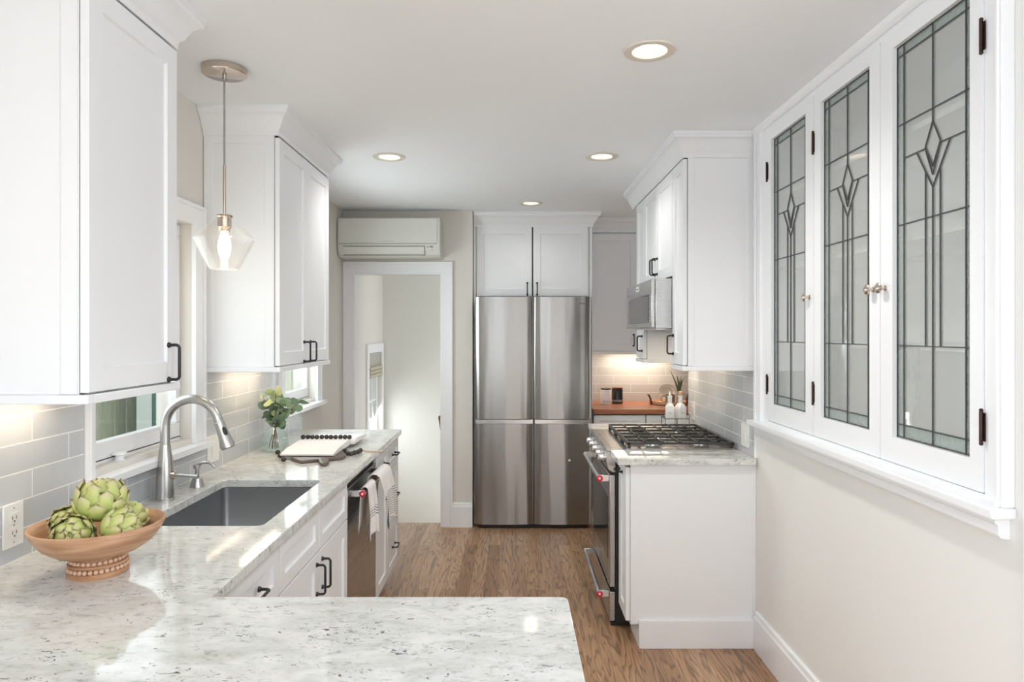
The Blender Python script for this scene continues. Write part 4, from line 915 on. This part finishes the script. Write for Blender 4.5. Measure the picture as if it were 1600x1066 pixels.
mb.prism_a([(2.180, 5.155), (2.115, 5.186), (2.114, 5.182), (2.178, 5.151)], ax1-0.116, ax1-0.112); mb.build('louvre_gap_shade', 'ac_dark', r)  # shade around the louvre drawn as darker strips
mb = MB(AF); mb.prism_a([(2.181, 5.154), (2.168, 5.160), (2.167, 5.157), (2.180, 5.151)], ax1-0.075, ax1-0.05); mb.prism_a([(2.176, 5.156), (2.170, 5.159), (2.169, 5.156), (2.175, 5.153)], ax1-0.10, ax1-0.083)
mb.prism_a([(2.155, 5.166), (2.148, 5.169), (2.147, 5.166), (2.154, 5.163)], ax1-0.062, ax1-0.056); mb.build('display', 'grey_print', r)
text_mesh('logo_lettering', 'MITSUBISHI ELECTRIC', 0.010, face_mtx((-0.935, 5.1435, 2.213), (0, -1, 0)), 'ac_dark', r, 0.0002)

# ------------------------------------------------------------ electrical plates
def plate(label, f, uc, vc, kind, name='wall_outlet', w=0.072):
    p = f(uc, vc, 0); r = thing(name, label, 'outlet' if kind == 'o' else 'switch', p)
    MB(f).box(uc-w/2, uc+w/2, vc-0.0575, vc+0.0575, 0, 0.006).build('cover_plate', 'plate', r, bevel=0.002)
    if kind == 'o':
        for s_ in (-1, 1):
            o = MB(f).box(uc-0.017, uc+0.017, vc+s_*0.0195-0.014, vc+s_*0.0195+0.014, 0.006, 0.0075).build('socket', 'plate', r, bevel=0.0006)
            mb = MB(f); mb.box(uc-0.008, uc-0.006, vc+s_*0.0195-0.004, vc+s_*0.0195+0.005, 0.0075, 0.0079); mb.box(uc+0.006, uc+0.008, vc+s_*0.0195-0.004, vc+s_*0.0195+0.005, 0.0075, 0.0079); mb.box(uc-0.002, uc+0.002, vc+s_*0.0195-0.011, vc+s_*0.0195-0.007, 0.0075, 0.0079)
            mb.build('slots', 'gap', o)
        for s_ in (-1, 0, 1): MB(f).box(uc-0.002, uc+0.002, vc+s_*0.045-0.002, vc+s_*0.045+0.002, 0.006, 0.0068).build('screw', 'grey_print', r)
    else: MB(f).box(uc-0.016, uc+0.016, vc-0.033, vc+0.033, 0.006, 0.0085).build('rocker', 'plate', r, bevel=0.001)
plate('white double socket on the tiles behind the wooden bowl', LF(XL+0.008), 1.797, 1.015, 'o')
plate('white switch plate on the tiles between the sink window and the vase', LF(XL+0.008), 3.00, 1.012, 's', 'wall_switch', 0.115)
plate('white switch plate on the tiles at the near end of the range backsplash', RF(XR-0.008), 3.42, 1.010, 's', 'wall_switch', 0.11)
plate('white socket on the tiles behind the oil bottles', RF(XR-0.008), 4.40, 1.02, 'o')

# ------------------------------------------------------------ wooden bowl and artichokes
bx, by = -1.042, 1.72; bz = 0.918
r = thing('wooden_bowl', 'turned wooden pedestal bowl with beaded foot on the granite', 'bowl', (bx, by, bz))
MB().lathe([(0.001, 0.043), (0.045, 0.044), (0.058, 0.046), (0.095, 0.058), (0.124, 0.078), (0.141, 0.100), (0.148, 0.113), (0.153, 0.122), (0.152, 0.126), (0.147, 0.127), (0.139, 0.119), (0.131, 0.104), (0.108, 0.080), (0.078, 0.064), (0.035, 0.055), (0.001, 0.053)], (bx, by, bz), 64).build('dish', 'bowlwood', r, smooth=50)
MB().lathe([(0.001, 0.0), (0.067, 0.0), (0.069, 0.003), (0.069, 0.013), (0.064, 0.015), (0.061, 0.018), (0.061, 0.024), (0.067, 0.026), (0.067, 0.032), (0.060, 0.034), (0.056, 0.046), (0.001, 0.047)], (bx, by, bz), 48).build('foot', 'bowlwood', r, smooth=40)
for rad, zz, n in ((0.0655, 0.0195, 34), (0.0605, 0.0390, 32)):
    mb = MB()
    for k in range(n): t = 2*PI*k/n; mb.ball((bx+rad*math.cos(t), by+rad*math.sin(t), bz+zz), 0.0058, 10)
    mb.build('bead_ring', 'beadwood', r, smooth=80)
def artichoke():
    mb = MB(); bm = mb.bm; tip = []
    mb.lathe([(0.001, -0.040), (0.022, -0.036), (0.034, -0.015), (0.036, 0.005), (0.028, 0.026), (0.012, 0.038), (0.001, 0.040)], (0, 0, 0), 16); tip += [0.25]*len(bm.verts)
    N = 34
    for k in range(N):
        t = k/(N-1); az = k*2.39996; lat = -1.15+2.35*t          # from the base to the crown
        L = 0.040*(1-0.40*t); wd = 0.0275*(1-0.45*t); R = 0.037+0.006*math.sin(PI*t)
        for a in range(6):
            s = a/5; la = lat + s*L/0.036*0.95; rr = R+0.004+0.007*math.sin(s*PI*0.5)*(1-t*0.6)+(0.006*s*s if t < 0.55 else -0.002*s)
            la = min(la, 1.45)
            half = wd*(math.sin(min(1, (s*1.15+0.22))*PI)**0.6 if s < 0.69 else (1-s)/0.31*0.86+0.02)
            for b in (-1, -0.5, 0, 0.5, 1):
                ang = az + b*half/max(0.012, (R*max(0.25, math.cos(la)))); q = rr-0.0035*b*b
                v = bm.verts.new((q*math.cos(la)*math.cos(ang), q*math.cos(la)*math.sin(ang), 1.08*q*math.sin(la))); tip.append(min(1, s**2.2*0.95+0.1*abs(b)+0.15*t))
        base = len(bm.verts)-30; bm.verts.ensure_lookup_table()
        for a in range(5):
            for b in range(4): i = base+a*5+b; bm.faces.new([bm.verts[i], bm.verts[i+1], bm.verts[i+6], bm.verts[i+5]])
    return mb, tip
mb, tip = artichoke(); me_ = mb.build('artichoke', 'arti', smooth=70, loc=(0, 0, 0)); attr(me_, 'tip', tip)
md = me_.modifiers.new('thickness', 'SOLIDIFY'); md.thickness = 0.0012
spots = [((-1.045, 1.735, 1.092), 1.20, (-0.10, 0.05, 0.3), 'topmost artichoke, sitting upright on the others in the wooden bowl'),
         ((-1.068, 1.660, 1.026), 0.98, (1.2, 0.1, 0.4), 'artichoke at the front of the bowl under the topmost one, its crown facing the camera'),
         ((-0.972, 1.690, 1.034), 0.98, (1.15, 0.35, 2.0), 'artichoke at the front of the bowl on the faucet side'),
         ((-1.122, 1.730, 1.036), 0.90, (0.7, -0.9, 1.1), 'artichoke at the rim of the bowl nearest the wall socket'),
         ((-1.005, 1.785, 1.036), 0.90, (-0.5, 0.8, 0.5), 'artichoke half hidden at the back of the bowl')]
for i, (loc, s, rot, lab) in enumerate(spots):
    o = me_ if i == 0 else me_.copy()
    if i: COL.objects.link(o)
    o.location = loc; o.scale = (s, s, s); o.rotation_euler = rot; tag(o, lab, 'artichoke', 'artichokes in the wooden bowl')

# ------------------------------------------------------------ vase with eucalyptus
vx, vy = -1.215, 3.50; vz = 0.918
r = thing('glass_vase', 'round pale green glass vase near the tiles on the granite', 'vase', (vx, vy, vz))
P = [(0.001, 0.002), (0.040, 0.002), (0.055, 0.010), (0.066, 0.030), (0.070, 0.050), (0.066, 0.075), (0.050, 0.105), (0.030, 0.128), (0.021, 0.142), (0.020, 0.160), (0.026, 0.172)]
MB().lathe(P + [(r_-0.0025, z_+0.001) for r_, z_ in reversed(P[1:])] + [(0.001, 0.006)], (vx, vy, vz), 40).build('glass_body', 'vase_glass', r, smooth=60)
MB().lathe([(0.001, 0.008), (0.038, 0.008), (0.052, 0.014), (0.0625, 0.030), (0.0660, 0.050), (0.0655, 0.052), (0.001, 0.052)], (vx, vy, vz), 32).build('water', 'water', r, smooth=50)
r = thing('eucalyptus_bouquet', 'small bunch of green eucalyptus leaves standing in the glass vase', 'plant', (vx, vy, vz+0.01))
random.seed(11); lf = {'leaf': MB(), 'leaf_pale': MB()}
def leaf(mb, p, d, rad):
    d = Vector(d).normalized(); side = d.cross(Vector((random.uniform(-1, 1), random.uniform(-1, 0.3), random.uniform(-0.5, 0.5)))).normalized(); nn = d.cross(side)
    n = 10; ctr = mb.bm.verts.new(Vector(p)+d*rad+nn*0.002); vs = []
    for k in range(n):
        a = 2*PI*k/n; vs.append(mb.bm.verts.new(Vector(p)+d*rad*(1-1.0*math.cos(a))+side*rad*0.82*math.sin(a)+nn*0.006*math.sin(a)**2))
    for k in range(n): mb.bm.faces.new([ctr, vs[k], vs[(k+1) % n]])
for tx, ty, tz in ((-0.055, -0.03, 0.285), (0.02, -0.045, 0.30), (-0.01, 0.03, 0.27), (0.075, -0.03, 0.245), (0.14, -0.05, 0.25), (0.03, 0.05, 0.24), (-0.04, 0.02, 0.22)):
    pts = []
    for k in range(9):
        t = k/8; bend = t*t; pts.append((vx+tx*bend*1.0+(-tx*0.25)*(1-t), vy+ty*bend-ty*0.25*(1-t), vz+0.012+tz*t*(1-0.05*bend)))
    MB().tube(pts, [0.0022]*5+[0.0016]*4, 6).build('stem', 'stem', r)
    for k in range(4, 9):
        for s_ in (-1, 1):
            p = pts[k]; ang = random.uniform(0, 2*PI); dd = (math.cos(ang)*0.8, math.sin(ang)*0.6, random.uniform(-0.1, 0.7))
            leaf(lf['leaf_pale' if (random.random() < 0.30 and tx < 0.05) else 'leaf'], p, dd, random.uniform(0.018, 0.031))
for k, b in lf.items(): b.build('foliage', k, r, smooth=80)

# ------------------------------------------------------------ open book, board and bead garland
def ctr_pt(px, py, z=0.918):
    D = (1.52-z)*1067/(py-521); return ((px-800)*D/1067, D)
b = [(455, 720.5), (470, 725.5), (497, 722.5), (499, 727), (502, 729.5), (511, 729.5), (514, 726), (514, 721.5), (536, 719), (540, 716), (538, 711), (531, 706), (520, 703), (470, 703)]
o = MB().prism([ctr_pt(*p) for p in b], 0.9185, 0.934).build('serving_board', 'driftwood', bevel=0.005, seg=3)
tag(o, 'grey-brown wooden board with a stub handle lying under the open book', 'serving board')
r = thing('open_book', 'open book with blank white pages on the wooden board', 'book', (-0.99, 3.45, 0.936))
x0, x1, ya, ym, yb = -1.105, -0.850, 3.24, 3.60, 3.90
MB().prism_a([(ya+0.01, 0.9345), (ya+0.01, 0.944), (ya+0.10, 0.958), (ym-0.06, 0.966), (ym-0.01, 0.960), (ym, 0.950), (ym, 0.9345)], x0, x1).build('page_block', 'paper', r, bevel=0.002)
MB().prism_a([(ym+0.001, 0.9345), (ym+0.001, 0.950), (ym+0.03, 0.962), (yb-0.08, 0.955), (yb, 0.945), (yb, 0.9345)], x0+0.02, x1+0.02).build('page_block', 'paper', r, bevel=0.002)
o = MB(); o.prism_a([(ya, 0.9345), (ya, 0.937), (ya+0.009, 0.937), (ya+0.009, 0.9345)], x0-0.004, x1+0.004); o.build('cover', 'bead_dark', r)
g = thing('bead_garland', 'string of dark wooden beads with tan tassel lying over the open book', 'bead garland', (-0.95, 3.6, 0.93))
beads = []
for px, py in ((434, 705), (437.5, 710), (443, 716)): beads.append((*ctr_pt(px, py+2, 0.935), 0.935))
for k in range(11): x_ = x0+0.005+0.0245*k; beads.append((x_, ym-0.005+0.004*math.sin(k*1.7), 0.974))
for px, py in ((534, 697), (539, 702), (544, 706), (549, 706.5), (554, 705), (559, 703.5), (563, 701.5)): beads.append((*ctr_pt(px, py+3, 0.93), 0.9315))
proto = MB().ball((0, 0, 0), 0.0125, 14).build('bead', 'bead_dark', loc=(0, 0, 0), smooth=80)
for i, p in enumerate(beads):
    o = proto if i == 0 else proto.copy()
    if i: COL.objects.link(o)
    o.parent = g; o.location = Vector(p)-g.location
e = Vector(beads[-1]); MB().tube([tuple(e), (e.x+0.03, e.y+0.02, 0.924), (e.x+0.06, e.y+0.015, 0.923), (e.x+0.11, e.y+0.03, 0.922)], [0.003, 0.004, 0.0045, 0.0035], 8).build('tassel', 'jute', g)

# ------------------------------------------------------------ items on the wooden worktop
def canister(label, x, y, rad, h, body, lid, txt, tm):
    r = thing('canister', label, 'canister', (x, y, 0.918), 'canisters on the wooden worktop')
    MB().lathe([(0.001, 0), (rad-0.004, 0), (rad, 0.005), (rad, h-0.016), (rad-0.003, h-0.010), (0.001, h-0.010)], (x, y, 0.918), 36).build('jar', body, r)
    MB().lathe([(rad-0.006, h-0.010), (rad-0.002, h-0.006), (rad-0.002, h), (0.001, h)], (x, y, 0.918), 36).build('lid', lid, r)
    text_mesh('lettering', txt, 0.026, face_mtx((x-0.012 if tm == 'plate' else x+0.01, y-rad-0.0005, 0.918+0.024), (0, -1, 0)), tm, r, 0.0006)
canister('white ceramic canister with dark lid nearest the refrigerator', 0.797, 5.80, 0.047, 0.135, 'ceramic', 'plum', 'SUGAR', 'grey_print')
canister('black ceramic canister with brown wooden lid beside the white one', 0.905, 5.87, 0.047, 0.138, 'coffee', 'rail', 'COFFEE', 'plate')
r = thing('serving_tray', 'round wooden tray with dark upright handle on the wooden worktop', 'tray', (1.33, 5.80, 0.918))
MB().lathe([(0.001, 0.006), (0.140, 0.006), (0.148, 0.004), (0.150, 0.030), (0.145, 0.030), (0.140, 0.012), (0.001, 0.012)], (1.33, 5.80, 0.918), 48).build('rim', 'beadwood', r)
MB().lathe([(0.001, 0), (0.152, 0), (0.152, 0.006), (0.001, 0.006)], (1.33, 5.80, 0.918), 48).build('base', 'black', r)
for s_ in (-1, 1):
    q = MB(); q.prism_b([(1.33+s_*0.150, 0.918), (1.33+s_*0.154, 0.918), (1.33+s_*0.158, 0.965), (1.33+s_*0.178, 0.998), (1.33+s_*0.170, 1.004), (1.33+s_*0.151, 0.968)], 5.77, 5.83); q.build('handle', 'black', r)
r = thing('mug', 'grey stoneware mug on the round tray', 'mug', (1.325, 5.72, 0.930))
MB().lathe([(0.001, 0), (0.036, 0), (0.040, 0.006), (0.040, 0.078), (0.037, 0.078), (0.036, 0.008), (0.001, 0.006)], (1.325, 5.72, 0.930), 32).build('cup', 'stone', r)
MB().tube([(1.287, 5.72, 0.994), (1.265, 5.72, 0.998), (1.252, 5.72, 0.980), (1.252, 5.72, 0.958), (1.268, 5.72, 0.944), (1.287, 5.72, 0.948)], 0.0045, 8).build('handle', 'stone', r)
r = thing('potted_aloe', 'spiky dark green plant in a cream pot on the round tray', 'plant', (1.415, 5.78, 0.930))
MB().lathe([(0.001, 0), (0.030, 0), (0.036, 0.03), (0.041, 0.092), (0.037, 0.092), (0.034, 0.085), (0.001, 0.083)], (1.415, 5.78, 0.930), 28).build('pot', 'cream', r)
random.seed(5)
for k in range(9):
    a = 2*PI*k/9+0.3; h_ = random.uniform(0.09, 0.17); sp = random.uniform(0.02, 0.055)
    if k == 4: h_, sp, a = 0.20, 0.075, PI
    c0 = Vector((1.415, 5.78, 1.008)); e = c0+Vector((math.cos(a)*sp, math.sin(a)*sp, h_)); m_ = (c0+e)/2-Vector((math.cos(a), math.sin(a), 0))*0.006
    MB().tube([tuple(c0), tuple(m_), tuple(e)], [0.008, 0.0065, 0.0008], 6).build('leaf', 'aloe', r)
r = thing('display_plate', 'pale patterned round plate leaning on the tiles behind the mug', 'plate', (1.335, 5.90, 0.93))
MB().lathe([(0.001, 0), (0.045, 0), (0.072, 0.008), (0.072, 0.010), (0.045, 0.004), (0.001, 0.003)], (1.335, 5.88, 1.010), 36, (0, -1, 0.25)).build('dish', 'cream', r)
MB().lathe([(0.052, 0.0065), (0.056, 0.0085), (0.060, 0.0085)], (1.335, 5.88, 1.010), 36, (0, -1, 0.25), cap=False).build('painted_band', 'ceramic', r)
MB().box(1.31, 1.36, 5.87, 5.92, 0.930, 0.945).build('stand', 'beadwood', r)

# ------------------------------------------------------------ oil bottles in wire caddy
def sq_ring(cx, cy, w, z, rot, ch):
    pts = []
    for sx_, sy_ in ((1, 1), (-1, 1), (-1, -1), (1, -1)):
        a = [(sx_*w, sy_*(w-ch)), (sx_*(w-ch), sy_*w)]
        if sx_*sy_ < 0: a = a[::-1]
        pts += a
    c, s_ = math.cos(rot), math.sin(rot); return [(cx+x*c-y*s_, cy+x*s_+y*c, z) for x, y in pts]
def bottle(label, cx, cy, rot, cap):
    z = 0.9235; r = thing('oil_bottle', label, 'bottle', (cx, cy, z), 'white bottles in the wire caddy')
    mb = MB(); bm = mb.bm; rings = []
    for w, h, ch in ((0.026, 0, 0.004), (0.028, 0.004, 0.004), (0.028, 0.118, 0.004), (0.022, 0.135, 0.006), (0.013, 0.148, 0.006), (0.0125, 0.185, 0.006), (0.0145, 0.187, 0.007), (0.0145, 0.193, 0.007)):
        rings.append([bm.verts.new(p) for p in sq_ring(cx, cy, w, z+h, rot, ch)])
    for a, b_ in zip(rings, rings[1:]):
        for i in range(8): bm.faces.new([a[i], a[(i+1) % 8], b_[(i+1) % 8], b_[i]])
    bm.faces.new(rings[0]); bm.faces.new(rings[-1]); mb.build('glass_body', 'ceramic', r, smooth=30)
    MB().lathe([(0.010, 0.193), (0.010, 0.203), (0.006, 0.206), (0.004, 0.222), (0.001, 0.223)] if cap == 'chrome' else [(0.012, 0.193), (0.013, 0.200), (0.013, 0.219), (0.008, 0.223), (0.001, 0.223)], (cx, cy, z), 18).build('pourer' if cap == 'chrome' else 'stopper', cap, r)
    text_mesh('lettering', 'OIL' if cap == 'chrome' else 'VINEGAR', 0.009, face_mtx((cx+math.sin(rot)*0.0285, cy-math.cos(rot)*0.0285, z+0.085), (math.sin(rot), -math.cos(rot), 0)), 'grey_print', r, 0.0004)
bottle('white square oil bottle with metal pourer, nearer the grates in the wire caddy', 1.016, 4.395, -0.15, 'chrome')
bottle('white square bottle with pale stopper beside the one with the metal pourer', 1.086, 4.405, 0.45, 'jute')
r = thing('bottle_caddy', 'black wire caddy holding the two white bottles behind the range', 'caddy', (1.05, 4.40, 0.918))
wr = MB(); x0, x1, y0, y1 = 0.976, 1.128, 4.345, 4.455; rr = 0.0022
for zz in (0.921, 0.975): wr.tube([(x0, y0, zz), (x1, y0, zz), (x1, y1, zz), (x0, y1, zz), (x0, y0, zz)], rr, 6)
for x_, y_ in ((x0, y0), (x1, y0), (x1, y1), (x0, y1), (1.051, y0), (1.051, y1)): wr.cyl((x_, y_, 0.919), (x_, y_, 0.975), rr, seg=6)
for x_, s_ in ((x0, -1), (x1, 1)): wr.tube([(x_, y0, 0.975), (x_+s_*0.006, y0+0.01, 0.99), (x_+s_*0.012, (y0+y1)/2, 1.000), (x_+s_*0.006, y1-0.01, 0.99), (x_, y1, 0.975)], rr, 6)
wr.build('wire_frame', 'black', r)

# ------------------------------------------------------------ stairwell: shade and handrail
r = thing('roman_shade', 'rolled linen roman shade across the top of the stairwell window', 'window shade', (XL+0.02, 6.57, 1.15))
MB().box(XL-0.012, XL-0.006, 6.275, 6.875, 1.20, 1.330).build('fabric_panel', 'grey_shade', r)  # flat panel coloured as linen in shadow
mb = MB(lambda u, v, w: (w, u, v))
for zz in (1.185, 1.150, 1.115): mb.prism_a([(zz+0.02, XL-0.01), (zz+0.015, XL+0.022), (zz-0.01, XL+0.026), (zz-0.018, XL+0.012), (zz-0.012, XL-0.01)], 6.28, 6.87)
mb.build('folds', 'shade', r)
r = thing('handrail', 'brown wooden stair handrail just inside the doorway', 'handrail', (-0.46, 5.75, 0.6))
MB().tube([(-0.585, 5.60, 0.83), (-0.585, 5.66, 0.78), (-0.585, 5.9, 0.60), (-0.585, 6.8, -0.06)], 0.021, 12).build('rail', 'rail', r)
for yy, zz in ((5.85, 0.62), (6.6, 0.07)): MB().tube([(-0.585, yy, zz), (-0.50, yy, zz-0.05), (-0.421, yy, zz-0.05)], 0.007, 8).build('bracket', 'nickel', r)

# ------------------------------------------------------------ outdoors
struct(slab('ground', 'ground', (-9, -1.47), (-8, 14), (-0.5, -0.4), [], 2))
f = thing('wooden_fence', 'weathered green-grey plank fence outside the sink window', 'fence', (-2.6, 6, -0.4))
MB().box(-2.70, -2.64, 3.0, 10.0, 0.1, 0.18).build('rail', 'fence', f); MB().box(-2.70, -2.64, 3.0, 10.0, 1.2, 1.28).build('rail', 'fence', f)
random.seed(3)
pk = None
for k in range(52):
    yy = 3.02+0.134*k
    if pk is None: pk = MB().box(-2.635, -2.615, yy, yy+0.126, -0.38, 1.85).build('picket', 'fence', f, bevel=0.003); continue
    o = pk.copy(); COL.objects.link(o); o.parent = f; o.location = (random.uniform(-0.008, 0.008), 0.134*k, random.uniform(-0.03, 0.03))
f = MB().box(-2.45, -2.38, 4.52, 4.95, -0.4, 1.9).build('shed_panel', 'green_paint'); tag(f, 'dark green painted panel outside the sink window', 'panel')
f = MB().box(-2.45, -2.38, 4.455, 4.512, -0.4, 1.9).build('gate_post', 'white_post'); tag(f, 'pale painted post beside the dark green panel outside', 'post')
